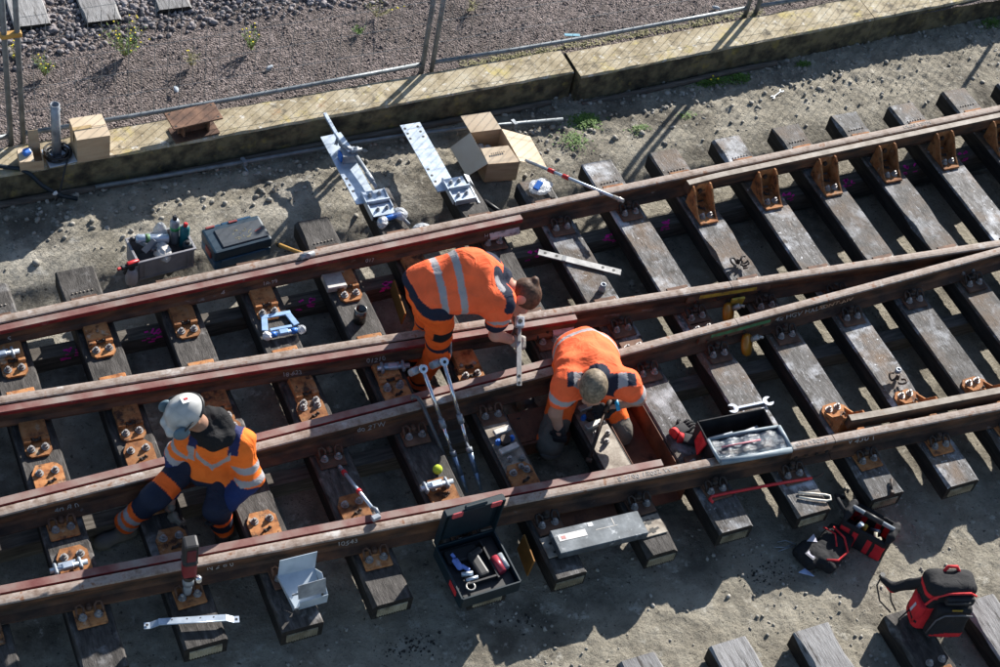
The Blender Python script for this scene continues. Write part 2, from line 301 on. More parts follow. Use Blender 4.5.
# numpy noise -----------------------------------------------------------------
def vnoise(x, y, seed=0):
    xi = np.floor(x).astype(np.int64); yi = np.floor(y).astype(np.int64); fx = x - xi; fy = y - yi
    fx = fx * fx * (3 - 2 * fx); fy = fy * fy * (3 - 2 * fy)
    def h(a, b):
        n = (a * 374761393 + b * 668265263 + seed * 1442695041) & 0xffffffff
        n = ((n ^ (n >> 13)) * 1274126177) & 0xffffffff
        return ((n ^ (n >> 16)) & 0xffff) / 65535.0
    return (h(xi, yi) * (1 - fx) + h(xi + 1, yi) * fx) * (1 - fy) + (h(xi, yi + 1) * (1 - fx) + h(xi + 1, yi + 1) * fx) * fy
def fbm(x, y, sc, octv=5, seed=0, g=.5):
    a = 1.0; t = 0; s = np.zeros_like(x, dtype=float)
    for i in range(octv): s += a * (vnoise(x * sc, y * sc, seed + i) - .5); sc *= 2.03; a *= g
    return s
def from_np(name, V, F, mat, smooth=False, **kw):
    me = bpy.data.meshes.new(name); k = F.shape[1]
    me.vertices.add(len(V)); me.vertices.foreach_set('co', np.asarray(V, np.float32).ravel())
    me.loops.add(F.size); me.loops.foreach_set('vertex_index', F.astype(np.int32).ravel())
    me.polygons.add(len(F)); me.polygons.foreach_set('loop_start', np.arange(0, F.size, k, dtype=np.int32)); me.polygons.foreach_set('loop_total', np.full(len(F), k, np.int32))
    if smooth: me.polygons.foreach_set('use_smooth', np.ones(len(F), bool))
    me.materials.append(mat); me.update(); me.validate()
    return link(name, me, **kw)
# ================================================================== SETTING
def gz(x, y):
    """height of the concrete ground"""
    x = np.asarray(x, float); y = np.asarray(y, float)
    t = np.clip((y - 2.75) / .32, 0, 1); t = t * t * (3 - 2 * t)
    z = -.30 + .085 * t
    z = z - .085 * np.clip((y - 2.15) / .1, 0, 1) * np.clip((2.86 - y) / .16, 0, 1)
    rough = .006 + .014 * np.clip((y - 2.95) / .45, 0, 1) + .006 * np.clip((-.75 - y) / .5, 0, 1)
    return z + rough * fbm(x, y, 3.0, 3, 3) + 1.1 * rough * fbm(x, y, 19.0, 4, 9, .7)
def axis(a0, a1, d0, d1, step, grow=1.35):
    c = list(np.arange(d0, d1 + 1e-6, step)); s = step
    lo = d0; pre = []
    while lo > a0: s *= grow; lo -= s; pre.append(lo)
    s = step; hi = d1; post = []
    while hi < a1: s *= grow; hi += s; post.append(hi)
    return np.array(pre[::-1] + c + post)
def grid_sheet(name, xs, ys, zf, mat, **kw):
    X, Y = np.meshgrid(xs, ys); Z = zf(X, Y); V = np.stack([X, Y, Z], -1).reshape(-1, 3); nx = len(xs); ny = len(ys)
    i, j = np.meshgrid(np.arange(nx - 1), np.arange(ny - 1)); a = (j * nx + i).ravel()
    return from_np(name, V, np.stack([a, a + 1, a + nx + 1, a + nx], -1), mat, True, **kw)
GROBJ = grid_sheet('ground', axis(-90, 120, -1.2, 10.6, .022), axis(-90, 3.98, -2.6, 3.98, .022), gz, GROUND, kind='structure')
def kerb_front(x): return 3.69 + .03 * (x - 1.245) if x < 5.19 else 3.737 + .048 * (x - 5.285)
def gravz(x, y):
    x = np.asarray(x, float); y = np.asarray(y, float)
    return .025 + .03 * np.clip((y - 4.3) / 1.2, 0, 1) + .03 * fbm(x, y, 1.6, 3, 21) + .012 * fbm(x, y, 14, 3, 22)
grid_sheet('gravel_bed', axis(-90, 120, -.8, 10.8, .04), axis(3.90, 120, 3.90, 6.6, .03), gravz, GRAVEL, kind='structure')
# loose stones -----------------------------------------------------------------
def stones(name, pts, sizes, mat, faces, kind='stuff', seed=1, sub=1, sink=.3, **kw):
    rs = np.random.RandomState(seed)
    bm = bmesh.new()
    if faces == 20: bmesh.ops.create_icosphere(bm, subdivisions=1, radius=1)
    else:
        for p in ((1, 0, 0), (-1, 0, 0), (0, 1, 0), (0, -1, 0), (0, 0, 1), (0, 0, -1)): bm.verts.new(p)
        bm.verts.ensure_lookup_table(); v = bm.verts
        for a in (0, 1):
            for b in (2, 3):
                for c in (4, 5): bm.faces.new((v[a], v[b], v[c]))
        bmesh.ops.recalc_face_normals(bm, faces=list(bm.faces))
    bm.verts.index_update()
    BV = np.array([x.co[:] for x in bm.verts]); BF = np.array([[q.index for q in f.verts] for f in bm.faces]); bm.free()
    n = len(pts); nv = len(BV)
    J = 1 + .30 * (rs.rand(n, nv, 3) - .5) * 2.6; S = np.stack([.65 + .7 * rs.rand(n), .65 + .7 * rs.rand(n), .45 + .45 * rs.rand(n)], -1)[:, None, :]
    P = BV[None] * J * S * sizes[:, None, None]
    a = rs.rand(n) * 6.28; ca, sa = np.cos(a)[:, None], np.sin(a)[:, None]; t = (rs.rand(n) - .5) * 1.2; ct, st = np.cos(t)[:, None], np.sin(t)[:, None]
    y = P[..., 1] * ct - P[..., 2] * st; z = P[..., 1] * st + P[..., 2] * ct; x = P[..., 0]
    Q = np.stack([x * ca - y * sa, x * sa + y * ca, z], -1) + pts[:, None, :]
    Q[..., 2] += (sizes * (.6 - sink))[:, None]
    F = (BF[None] + (np.arange(n) * nv)[:, None, None]).reshape(-1, 3)
    return from_np(name, Q.reshape(-1, 3), F, mat, kind=kind, **kw)
rs = np.random.RandomState(5)
def scat(n, x0, x1, y0, y1, zf, dens=None):
    x = x0 + (x1 - x0) * rs.rand(n); y = y0 + (y1 - y0) * rs.rand(n)
    if dens is not None: k = rs.rand(n) < dens(x, y); x, y = x[k], y[k]
    return np.stack([x, y, zf(x, y)], -1)
p = scat(9000, -.6, 10.4, 2.9, 3.95, gz, lambda x, y: np.clip((y - 2.85) / .75, 0.05, 1) ** 1.6 * (.25 + 1.2 * np.clip(fbm(x, y, 2.2, 3, 40) + .3, 0, 1)))
p = p[p[:, 1] < 3.70 + .035 * (p[:, 0] - 1.2)]
stones('rubble', p, .0035 + .022 * rs.rand(len(p)) ** 3.6, PEB, 20, seed=2)
p = scat(7000, -.6, 8, -2.6, -.45, gz, lambda x, y: .25 + 1.1 * np.clip(fbm(x, y, 1.8, 3, 41) + .1, 0, 1))
stones('gravel_grit', p, .0025 + .014 * rs.rand(len(p)) ** 4, PEB, 20, seed=3)
p = scat(20000, -.2, 10.4, 4.0, 6.4, gravz)
stones('gravel_stones', p, .004 + .008 * rs.rand(len(p)) ** 2.5, GPEB, 8, seed=4)
def bdens(x, y): return np.clip((y - 4.86 - .05 * (x - 1) - .10 * fbm(x, y, 1.2, 2, 50)) / .22, 0, 1)
p = scat(11000, -.4, 6.5, 4.75, 6.6, gravz, bdens)
stones('ballast', p, .012 + .016 * rs.rand(len(p)) ** 1.5, STONE, 20, seed=6)
# black grease crumbs on the sandy ground
for (gx, gy, n, lab) in ((4.55, -.93, 90, ''), (2.02, -.72, 110, ''), (2.80, -.78, 40, '')):
    p = np.stack([gx + .11 * rs.randn(n), gy + .05 * rs.randn(n), np.zeros(n)], -1); p[:, 2] = gz(p[:, 0], p[:, 1])
    stones('black_dirt', p, .003 + .008 * rs.rand(n) ** 2, GREASE, 20, seed=7, sink=.35)

# concrete edge beams -------------------------------------------------------------
def kerb(x0, x1, s0, s1, slope, lab, wd=.31, drop=0):
    y0 = s0 + .0; dx = x1 - x0
    b = MB(); n = max(2, int(dx / .12)); r = random.Random(int(x0 * 10) + 40)
    fr = []; 
    for i in range(n + 1):
        x = x0 + dx * i / n; y = s0 + slope * (x - s1); j = lambda a: (r.random() - .5) * a
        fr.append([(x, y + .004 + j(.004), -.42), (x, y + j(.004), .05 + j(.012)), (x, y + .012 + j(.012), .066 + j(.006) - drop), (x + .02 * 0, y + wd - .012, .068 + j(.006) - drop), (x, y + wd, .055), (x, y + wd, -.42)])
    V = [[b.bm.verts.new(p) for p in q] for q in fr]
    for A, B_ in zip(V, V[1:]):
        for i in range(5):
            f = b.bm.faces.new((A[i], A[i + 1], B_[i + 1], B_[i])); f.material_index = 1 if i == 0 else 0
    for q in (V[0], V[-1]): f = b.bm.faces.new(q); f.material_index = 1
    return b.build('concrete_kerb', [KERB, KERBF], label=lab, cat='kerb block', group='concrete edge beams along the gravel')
kerb(-3.2, 5.185, 3.69, 1.245, .03, 'long stained concrete edge beam at the left, cardboard box and rusty support standing on it', .30)
kerb(5.215, 8.28, 3.737, 5.285, .048, 'middle concrete edge beam with open dark joint at its left end', .325)
kerb(8.285, 15.5, 3.737, 5.285, .048, 'concrete edge beam in the upper right corner of the yard', .325)
# low round ledge at the foot of the kerb and a grey conduit
b = MB(); b.tube([(x, kerb_front(x) - .035 + .004 * math.sin(x * 3), -.195 + .008 * math.sin(x * 2.1 + 1)) for x in np.arange(-1, 5.2, .25)], .028, 8)
b.build('rusty_pipe', BEAM, label='long rusty pipe lying against the foot of the left concrete edge beam', cat='pipe')
b = MB(); b.tube([(x, kerb_front(x) - .04 + .006 * math.sin(x * 3), -.20 + .008 * math.sin(x * 2.1)) for x in np.arange(5.26, 7.5, .25)], .026, 8)
b.build('rusty_pipe', BEAM, label='short rusty pipe at the foot of the middle edge beam beside green weeds', cat='pipe')
cond = [(1.10, 3.62), (1.6, 3.615), (2.2, 3.62), (2.75, 3.625), (3.2, 3.63), (3.61, 3.62), (4.2, 3.58), (4.98, 3.50)]
b = MB(); b.tube([(x, y, -.15) for x, y in cond], .017, 10)
cp = b.build('conduit_pipe', FENCE, label='thin grey conduit pipe lying along the foot of the concrete edge beam', cat='pipe')
for x, y in ((2.26, 3.62), (4.55, 3.545)):
    b = MB(); b.box((x, y, -.15), (.03, .06, .045), (0, 0, .2)); b.tube([(x, y, -.17), (x + .01, y - .03, -.2), (x + .02, y - .06, -.21)], .008, 6); b.build('hook', ZINCD, cp)

# ================================================================== SLEEPERS
SX = {-1: -.62, 0: -.02, 1: .578, 2: 1.176, 3: 1.77, 4: 2.378, 5: 2.966, 6: 3.641, 7: 4.205, 8: 4.808, 9: 5.417, 10: 6.03, 11: 6.615, 12: 7.217, 13: 7.812, 14: 8.417, 15: 9.01, 16: 9.61}
SN = {-1: -.46, 0: -.48, 1: -.48, 2: -.545, 3: -.54, 4: -.66, 5: -.70, 6: -.72, 7: -.70, 8: -.74, 9: -.765, 10: -.835, 11: -.85, 12: -.88, 13: -.9, 14: -.92, 15: -.94, 16: -.96}
SF = {-1: 2.70, 0: 2.70, 1: 2.71, 2: 2.44, 3: 2.44, 4: 2.77, 5: 2.95, 6: 2.93, 7: 2.76, 8: 2.83, 9: 2.82, 10: 2.84, 11: 2.85, 12: 2.87, 13: 2.86, 14: 2.92, 15: 2.9, 16: 2.9}
SW = .272; SH = .155
def r1(x): return 2.208 + .0265 * x
def r2(x): return -.035 + np.interp(x, RX2, RY2)
_c2 = np.polyfit([-.05, 1.608, 2.797, 3.563, 5.509, 7.697], [1.556, 1.489, 1.392, 1.348, 1.18, 1.07], 2)
_c3 = np.polyfit([.005, .814, 1.382, 3.265, 4.324, 5.177, 6.953], [.725, .735, .765, .806, .854, .894, .955], 2)
_c4 = np.polyfit([-.38, 1.129, 2.323, 2.801, 4.869, 6.685], [.078, -.007, -.08, -.1, -.247, -.396], 1)
def r2(x): return float(np.polyval(_c2, x)) - .035
def r3(x): return float(np.polyval(_c3, x)) - .035
def r4(x): return float(np.polyval(_c4, x)) - .035
def sleeper_mesh(L, seed, top, Wd=SW, H=SH):
    """timber from y=0 to y=-L, top at z=0, x 0..W; worn edges"""
    b = MB(); r = random.Random(seed); n = 22; rows = []
    for i in range(n + 1):
        y = -L * i / n; j = lambda a: (r.random() - .5) * a; e = .008 + r.random() * (.006 if 1 < i < n - 1 else .022) + (.02 if r.random() < .06 else 0); pl = -.004 if i in (0, n) else 0
        rows.append([b.bm.verts.new(p) for p in ((.002, y, -H), (j(.004), y, -e - .004), (e + j(.003), y, pl + j(.002)), (Wd * .5 + j(.02), y, pl + j(.003)), (Wd - e + j(.003), y, pl + j(.002)), (Wd + j(.004), y, -e - .004), (Wd - .002, y, -H))])
    for A, B_ in zip(rows, rows[1:]):
        for i in range(7):
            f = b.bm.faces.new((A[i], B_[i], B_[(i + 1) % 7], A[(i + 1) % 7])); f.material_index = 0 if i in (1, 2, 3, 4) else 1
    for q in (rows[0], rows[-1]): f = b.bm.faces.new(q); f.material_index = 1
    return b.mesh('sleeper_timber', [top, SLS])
_ep = MB(); _ep.box((0, 0, 0), (.205, .006, .078), bev=.002)
for i in range(12): _ep.box((-.0935 + i * .017, -.005, 0), (.0045, .006, .074))
END_ME = _ep.mesh('end_plate', [ENDP])
# fastenings (shared meshes) ------------------------------------------------------
def bolt_mesh():
    b = MB(); b.lathe([(.027, 0), (.027, .005), (.0, .005)][:2], n=14); b.hexa((0, 0, .005), .020, .018); b.lathe([(.012, .023), (.012, .034), (.008, .040)], n=10); return b.mesh('bolt', [BOLT])
BOLT_ME = bolt_mesh()
def plateA(m):
    b = MB(); b.box((0, -.12, .010), (.185, .155, .018), bev=.006); b.box((0, -.082, .022), (.16, .05, .016), bev=.004); return b.mesh('baseplate', [m])
PA_D = plateA(BRUST); PA_O = plateA(ORUST)
def clipm():
    b = MB()
    for s in (-1, 1):
        b.tube([(s * .078, -.12, .02), (s * .080, -.105, .055), (s * .078, -.07, .068), (s * .05, -.062, .066), (s * .034, -.085, .060), (s * .036, -.115, .028)], .0085, 6)
    b.box((0, -.075, .042), (.05, .05, .05), bev=.012); b.hexa((0, -.08, .066), .018, .026); return b.mesh('rail_clip', [DCLIP])
CLIP = clipm()
def clipo():
    b = MB()
    for s in (-1, 1): b.tube([(s * .078, -.12, .02), (s * .080, -.105, .055), (s * .078, -.07, .068), (s * .05, -.062, .066), (s * .034, -.085, .060), (s * .036, -.115, .028)], .0085, 6)
    b.box((0, -.075, .040), (.04, .05, .045), bev=.012); return b.mesh('rail_clip', [BRUST])
CLIPO = clipo()
def chair_mesh():
    b = MB()                                   # slide chair in front of a blade: raised slide block, lip with a slot, bolted foot
    b.box((0, -.10, .030), (.165, .15, .052), bev=.005)
    b.box((-.058, -.188, .026), (.05, .03, .044), bev=.003); b.box((.058, -.188, .026), (.05, .03, .044), bev=.003)
    poly = [(-.084, -.18), (-.084, -.27), (-.055, -.305), (.055, -.305), (.084, -.27), (.084, -.18)]; b.prism(poly, .001, .018)
    return b.mesh('slide_chair', [ORUST])
CHAIR = chair_mesh()
def slot_mesh():
    b = MB(); b.box((0, 0, 0), (.03, .02, .008), bev=.002); b.box((-.02, .004, .006), (.014, .012, .02), bev=.002); b.box((.02, .004, .006), (.014, .012, .02), bev=.002); b.tube([(-.034, 0, 0), (.034, 0, 0)], .006, 6); return b.mesh('slot_key', [DCLIP])
SLOT = slot_mesh()
def oct_mesh():
    b = MB(); b.prism([(-.095, -.05), (-.098, .17), (-.062, .235), (.062, .235), (.098, .19), (.095, -.05)], .001, .022); return b.mesh('chair_plate', [ORUST])
OCT = oct_mesh()
def part(me, name, par, loc, rz=0.0):
    return link(name, me, par, loc, (0, 0, rz))
def fast_A(s, x, y, rz=0, pm=None, cm=None):
    """plate with clips and two bolts, local to the sleeper s"""
    p_ = part(pm or PA_D, 'baseplate', s, (x + .012 * (rnd.random() - .5), y, .002), rz + .07 * (rnd.random() - .5))
    part(cm or CLIP, 'rail_clip', p_, (0, 0, 0))
    for k in (-1, 1): part(BOLT_ME, 'bolt', p_, (k * .048, -.128, .019), rnd.random() * 3)
    return p_
def fast_C(s, x, y, rz=0):
    p_ = part(CHAIR, 'slide_chair', s, (x + .012 * (rnd.random() - .5), y, .002), rz + .05 * (rnd.random() - .5))
    part(SLOT, 'slot_key', p_, (0, -.186, .034)); part(BOLT_ME, 'bolt', p_, (-.045, -.245, .019), rnd.random()); part(BOLT_ME, 'bolt', p_, (.045, -.245, .019), rnd.random())
    return p_
def fast_O(s, x, y, far=.165):
    p_ = part(OCT, 'chair_plate', s, (x + .012 * (rnd.random() - .5), y, .002), .07 * (rnd.random() - .5))
    part(SLOT, 'slot_key', p_, (.01, .085, .026), .35); part(BOLT_ME, 'bolt', p_, (-.05, far, .023), rnd.random()); part(BOLT_ME, 'bolt', p_, (.05, far, .023), rnd.random())
    return p_
def gusset_mesh():
    b = MB()
    b.box((0, -.13, .010), (.165, .24, .018), bev=.006)
    for s in (-1, 1):
        b.prism([(-.235, .012), (.02, .012), (.02, .205), (-.015, .21), (-.05, .19), (-.16, .06)], -.006, .006, mat=Matrix(((0, 0, 1, s * .077), (1, 0, 0, 0), (0, 1, 0, 0), (0, 0, 0, 1))))
    b.box((0, .012, .11), (.15, .014, .19))
    return b.mesh('guard_bracket', [ORUST])
GUS = gusset_mesh()
def lowbr_mesh():
    b = MB(); b.prism([(-.10, -.06), (-.105, .20), (-.07, .245), (.04, .25), (.10, .20), (.105, .10), (.14, -.06)], .001, .020)
    for s in (-1, 1):
        b.prism([(.20, .015), (.0, .015), (.0, .18), (.03, .18), (.10, .07)], -.006, .006, mat=Matrix(((0, 0, 1, s * .085), (1, 0, 0, 0), (0, 1, 0, 0), (0, 0, 0, 1))))
    b.box((0, .0, .10), (.17, .012, .17)); return b.mesh('guard_bracket', [ORUST])
LOWB = lowbr_mesh()
NAILS = MB()
for i in range(6): NAILS.lathe([(.007, 0), (.007, .004), (.003, .006)], ((i - 2.5) * .028, 0, 0), 8)
NAILS = NAILS.mesh('nail_row', [M('nail_mat', [(.10, .085, .07), (.22, .19, .16), (.34, .31, .28)], 30, 3, .6, .2)])
BEDP = M('bed_plate_mat', [(.10, .075, .055), (.20, .165, .13), (.32, .28, .23), (.42, .38, .32)], 10, 8, .65, .15, .4, 50, bdist=.003, mus=.66)
SLAB = {
 -1: 'dark sleeper cut off by the left edge of the photo', 0: 'dark sleeper at far left, its near end running out of the bottom edge',  # dark tops run the whole length of each timber
 1: 'dark sleeper with a pale galvanised strap across its near end', 2: 'dark sleeper with folded sheet metal box on its near end', 3: 'dark sleeper beneath the red banded torque bar, its near end half lit',
 4: 'sleeper carrying the open teal tool case and tennis ball', 5: 'narrow steel plated sleeper under the left end of grey metal lid', 6: 'narrow steel plated sleeper under the right end of grey metal lid',
 7: 'weathered sleeper right of the kneeling worker, carrying the drilled flat bar', 8: 'grey sleeper with two spanners and the hairpin lying on it', 9: 'grey sleeper with rail shackles on it and a loose bolt near its end',
 10: 'grey sleeper with first lower guard rail bracket and small black fork on top', 11: 'pale sleeper next right of the one holding the small black fork', 12: 'brown worn sleeper running to the right edge, fourth with an upper guard bracket',
 13: 'pale frosted sleeper running out at the right edge, fifth with an upper guard bracket', 14: 'whitish topped sleeper ending highest near the upper right corner', 15: 'sleeper in the upper right corner showing only its shadowed far end', 16: 'sleeper at the right edge beyond the guard rail'}
SLEEP = {}
PALE = {8, 9, 10, 11, 12, 13, 14, 15, 16, 7}
for k, x0 in SX.items():
    L = SF[k] - SN[k]; Wd = .235 if k in (5, 6) else SW
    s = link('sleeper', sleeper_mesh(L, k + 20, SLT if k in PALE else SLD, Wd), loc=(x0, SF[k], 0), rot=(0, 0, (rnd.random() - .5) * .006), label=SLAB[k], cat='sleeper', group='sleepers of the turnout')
    SLEEP[k] = s; cx = Wd / 2
    link('end_plate', END_ME, s, (cx, -L - .003, -.088))
    link('nail_row', NAILS, s, (cx, -.20 - .05 * rnd.random(), .002), (0, 0, .05))
    X = x0 + cx; loc = lambda y: y - SF[k]
    y1, y2, y3, y4 = r1(X), r2(X), r3(X), r4(X)
    # near sides
    if k <= 5: fast_C(s, cx, loc(y1 - .068))
    elif k <= 8: fast_A(s, cx, loc(y1), 0)
    if k <= 5: fast_C(s, cx, loc(y2 - .068))
    else: fast_A(s, cx, loc(y2))
    if k <= 13: fast_A(s, cx, loc(y3), 0, PA_O if k < 2 else PA_D, CLIPO if k < 7 else CLIP)
    fast_A(s, cx, loc(y4), 0, PA_O if k in (-1, 0, 1, 3, 9, 10, 11, 12) else PA_D, CLIPO if k < 4 else CLIP)
    # far sides
    fast_A(s, cx, loc(y1), PI, PA_O if k >= 8 else PA_D, CLIPO)
    if k != 5: fast_A(s, cx, loc(y2), PI, PA_O if k <= 4 else PA_D, CLIPO)
    if k <= 5: fast_O(s, cx, loc(y3 + .155))
    elif k in (6, 7, 8): fast_A(s, cx, loc(y3), PI)
    if k <= 5: fast_O(s, cx, loc(y4 + .155))
    elif k in (7, 8): fast_A(s, cx, loc(y4), PI)
    if k >= 9:
        g = part(GUS, 'guard_bracket', s, (cx - .02, loc(y1 - .155), .002))
        part(BOLT_ME, 'bolt', g, (-.035, -.175, .02)); part(BOLT_ME, 'bolt', g, (.035, -.175, .02)); part(SLOT, 'slot_key', g, (0, -.09, .03), -.6)
        hb = MB(); hb.hexa((0, .005, .14), .02, .02, (0, -1, .15)); hb.build('hex_bolt', DCLIP, g)
    if k >= 9:
        g = part(LOWB, 'guard_bracket', s, (cx, loc(y4 + .155), .002))
        part(BOLT_ME, 'bolt', g, (-.045, .20, .02)); part(BOLT_ME, 'bolt', g, (.03, .205, .02)); part(SLOT, 'slot_key', g, (.02, .12, .03), .4)
    if k in (5, 6):   # long steel bed plates with key-shaped holes
        b = MB(); b.box((cx, loc(.30), .006), (.19, .62, .010), bev=.003); b.build('bed_plate', BEDP, s); b = MB(); b.box((cx, loc(y4 - .29), .006), (.19, .16, .010), bev=.003); b.build('end_bed_plate', BEDP, s)
        for yy in (y4 - .26, y4 - .33):
            b = MB(); b.prism([(-.05, -.008), (-.015, -.008), (-.015, -.02), (.015, -.02), (.015, -.008), (.05, -.008), (.05, .008), (.015, .008), (.015, .02), (-.015, .02), (-.015, .008), (-.05, .008)], .0112, .0125); b.build('key_hole', GREASE, s, (cx, loc(yy), 0), (0, 0, .2))
for k in (9, 10, 11):  # old screw holes and stains
    pass
# long bearers under the sleepers, pink spray marks on the far one
def lbeam(f, wd, lab):
    b = MB(); b.sweep(np.arange(-1.5, 11, .15), f, [(0, -.160), (0, -.46), (wd, -.46), (wd, -.160)], [0] * 4); return b.build('bearer_beam', BEAM, label=lab, cat='timber beam')
b1f = lambda x: 2.082 + .004 * x + .0022 * x * x
BM1 = lbeam(b1f, .11, 'long dark bearer timber with pink spray marks running beneath the sleepers')
BM2 = lbeam(lambda x: .632 - .007 * x, .11, 'long dark bearer timber without paint beneath the sleepers, below the third rail')
for gx in (.52, 1.10, 2.25, 2.9, 4.10, 4.78, 5.28, 6.45, 7.08, 7.72, 8.3):
    b = MB(); r_ = random.Random(int(gx * 100))
    for i in range(6):
        a = (r_.random() - .5) * .13; zz = -.163 - .05 * r_.random(); wv = .02 + .03 * r_.random()
        b.box((a, -.0015, zz), (wv, .002, .008 + .006 * r_.random()), (0, (r_.random() - .5) * .3, 0))
        if i < 5: b.box((a * .8 + .02, .04 * r_.random() + .012, -.1585), (wv, .014, .004), (0, 0, r_.random()))
    b.build('paint_mark', PINK, BM1, (gx, b1f(gx), 0))

# ================================================================== RAILS
RP = [(-.07, 0), (-.07, .011), (-.022, .026), (-.0085, .045), (-.0085, .115), (-.034, .130), (-.035, .160), (-.029, .169), (-.012, .1725), (.012, .1725), (.029, .169), (.035, .160), (.034, .130), (.0085, .115), (.0085, .045), (.022, .026), (.07, .011), (.07, 0)]
RM = [1, 1, 1, 1, 1, 1, 0, 0, 0, 0, 0, 1, 1, 1, 1, 1, 1, 1]
def rail(name, f, x0, x1, lab, grp='running rails of the turnout', z0=.0205):
    b = MB(); b.sweep(np.append(np.arange(x0, x1, .15), x1), f, RP, RM, z0); return b.build(name, [RUSTTOP, RAILW], label=lab, cat='rail', group=grp)
RL1 = rail('rail', r1, -2, 11, 'rusty running rail farthest from the camera, nearest the concrete edge beam')
RL2 = rail('rail', r2, -2, 5.253, 'left length of second rail from the kerb, ending at the yellow striped joint')
RL2b = rail('rail', r2, 5.258, 9, 'right length of the second rail from the kerb, beyond the yellow striped joint')
RL3 = rail('rail', r3, -2, 5.12, 'left length of third rail from the kerb, ending at the green striped joint', z0=.0175)
RL3b = rail('rail', r3, 5.124, 9, 'right length of third rail from the kerb with white lettering on its web', z0=.0175)
RL4 = rail('rail', r4, -2, 5.278, 'left length of rail nearest the camera, under the grey pouch of the tool roll')
RL4b = rail('rail', r4, 5.283, 11, 'right length of the rail nearest the camera, rust red beside the lower guard rail')
def blade(f, side, x0, x1, lab):
    """switch blade hugging the stock rail; side=-1 in front (camera side), +1 behind"""
    b = MB()
    # profile written for a blade whose visible face looks to -y
    if side < 0: P = [(-.112, .02), (-.112, .036), (-.090, .055), (-.088, .118), (-.102, .130), (-.104, .158), (-.100, .166), (-.052, .168), (-.046, .160), (-.044, .05), (-.071, .04), (-.071, .02)]
    else: P = [(.071, .02), (.071, .05), (.045, .06), (.043, .158), (.047, .168), (.098, .170), (.104, .160), (.102, .130), (.09, .118), (.092, .05), (.14, .036), (.14, .02)]
    m = [2, 2, 2, 2, 0, 0, 1, 1, 2, 2, 2, 2] if side < 0 else [2, 2, 0, 0, 1, 1, 2, 2, 2, 2, 2, 2]
    xs = np.append(np.arange(x0, x1, .15), x1)
    b.sweep(xs, f, P, m, .02); return b.build('switch_blade', [RED, REDTOP, RAILW], label=lab, cat='switch rail', group='red painted switch blades')
blade(r1, -1, -2, 3.98, 'red painted switch blade in front of the farthest rail, ending by the bent worker')
blade(r2, -1, -2, 3.97, 'red painted switch blade in front of the second rail, behind the ratchet wrenches')
blade(r3, 1, -2, 3.86, 'dark red switch blade behind the third rail, with the ratchet wrenches leaning on it')
blade(r4, 1, -2, 3.98, 'dark red switch blade behind the nearest rail, open tool case in front')
for o_, f_, sd_, xa_, xb_, c_ in ((RL1, r1, -1, 3.72, 3.97, (.50, .44, .43)), (RL2, r2, -1, 3.80, 3.965, (.42, .34, .38))):
    b = MB(); b.sweep(np.linspace(xa_, xb_, 4), f_, [(-.1135, .022), (-.1165, .022), (-.1165, .05), (-.0925, .075), (-.0905, .073), (-.1135, .048)], [0] * 6, .02); b.build('white_paint', M('white_mark_%d' % (xb_ * 1000), [tuple(x * .35 for x in c_), c_, tuple(x * 1.15 for x in c_)], 22, 6, .8), o_)
def guard(f, x0, x1, lab):
    b = MB(); b.sweep(np.append(np.arange(x0, x1, .15), x1), f, [(-.03, .10), (-.034, .185), (-.026, .198), (.022, .200), (.032, .188), (.032, .11), (.02, .10)], [1, 1, 0, 0, 0, 1, 1], .025); return b.build('guard_rail', [GUARD, RAILW], label=lab, cat='guard rail', group='raised guard rails')
guard(lambda x: r1(x) - .108 - .06 * max(0, 5.75 - x) ** 1.5, 5.42, 11, 'raised guard rail on orange brackets in front of the farthest rail')
guard(lambda x: r4(x) + .112 + .05 * max(0, 5.75 - x) ** 1.5, 5.47, 11, 'raised guard rail on orange brackets behind the nearest rail')
# fish plates at the joints
def fish(f, x0, x1, stripe, sm, lab):
    b = MB(); b.sweep(np.append(np.arange(x0, x1, .1), x1), f, [(-.012, .05), (-.032, .052), (-.034, .085), (-.030, .128), (-.012, .124)], [0] * 5, .02)
    o = b.build('fish_plate', BRUST, label=lab, cat='joint plate', group='fish plates at rail joints')
    if stripe:
        b = MB(); b.sweep(np.append(np.arange(x0 + stripe[0], x0 + stripe[1], .1), x0 + stripe[1]), f, [(-.0335, .095), (-.0365, .095), (-.0335, .128), (-.031, .128)], [0] * 4, .02); b.build('paint_stripe', sm, o)
    for i in range(4):
        x = x0 + (x1 - x0) * (.12 + .25 * i); b = MB(); b.hexa((x, f(x) - .033, .09), .014, .016, (0, -1, 0)); b.build('bolt', DCLIP, o)
    return o
fish(r2, 4.90, 5.60, (.10, .58), YELL, 'brown fish plate with yellow stripe on the second rail joint')
fish(r3, 4.80, 5.44, (.10, .62), GREEN, 'brown fish plate with green stripe on the third rail joint')
fish(r4, 4.95, 5.28, None, None, 'plain brown fish plate on the joint of the nearest rail')
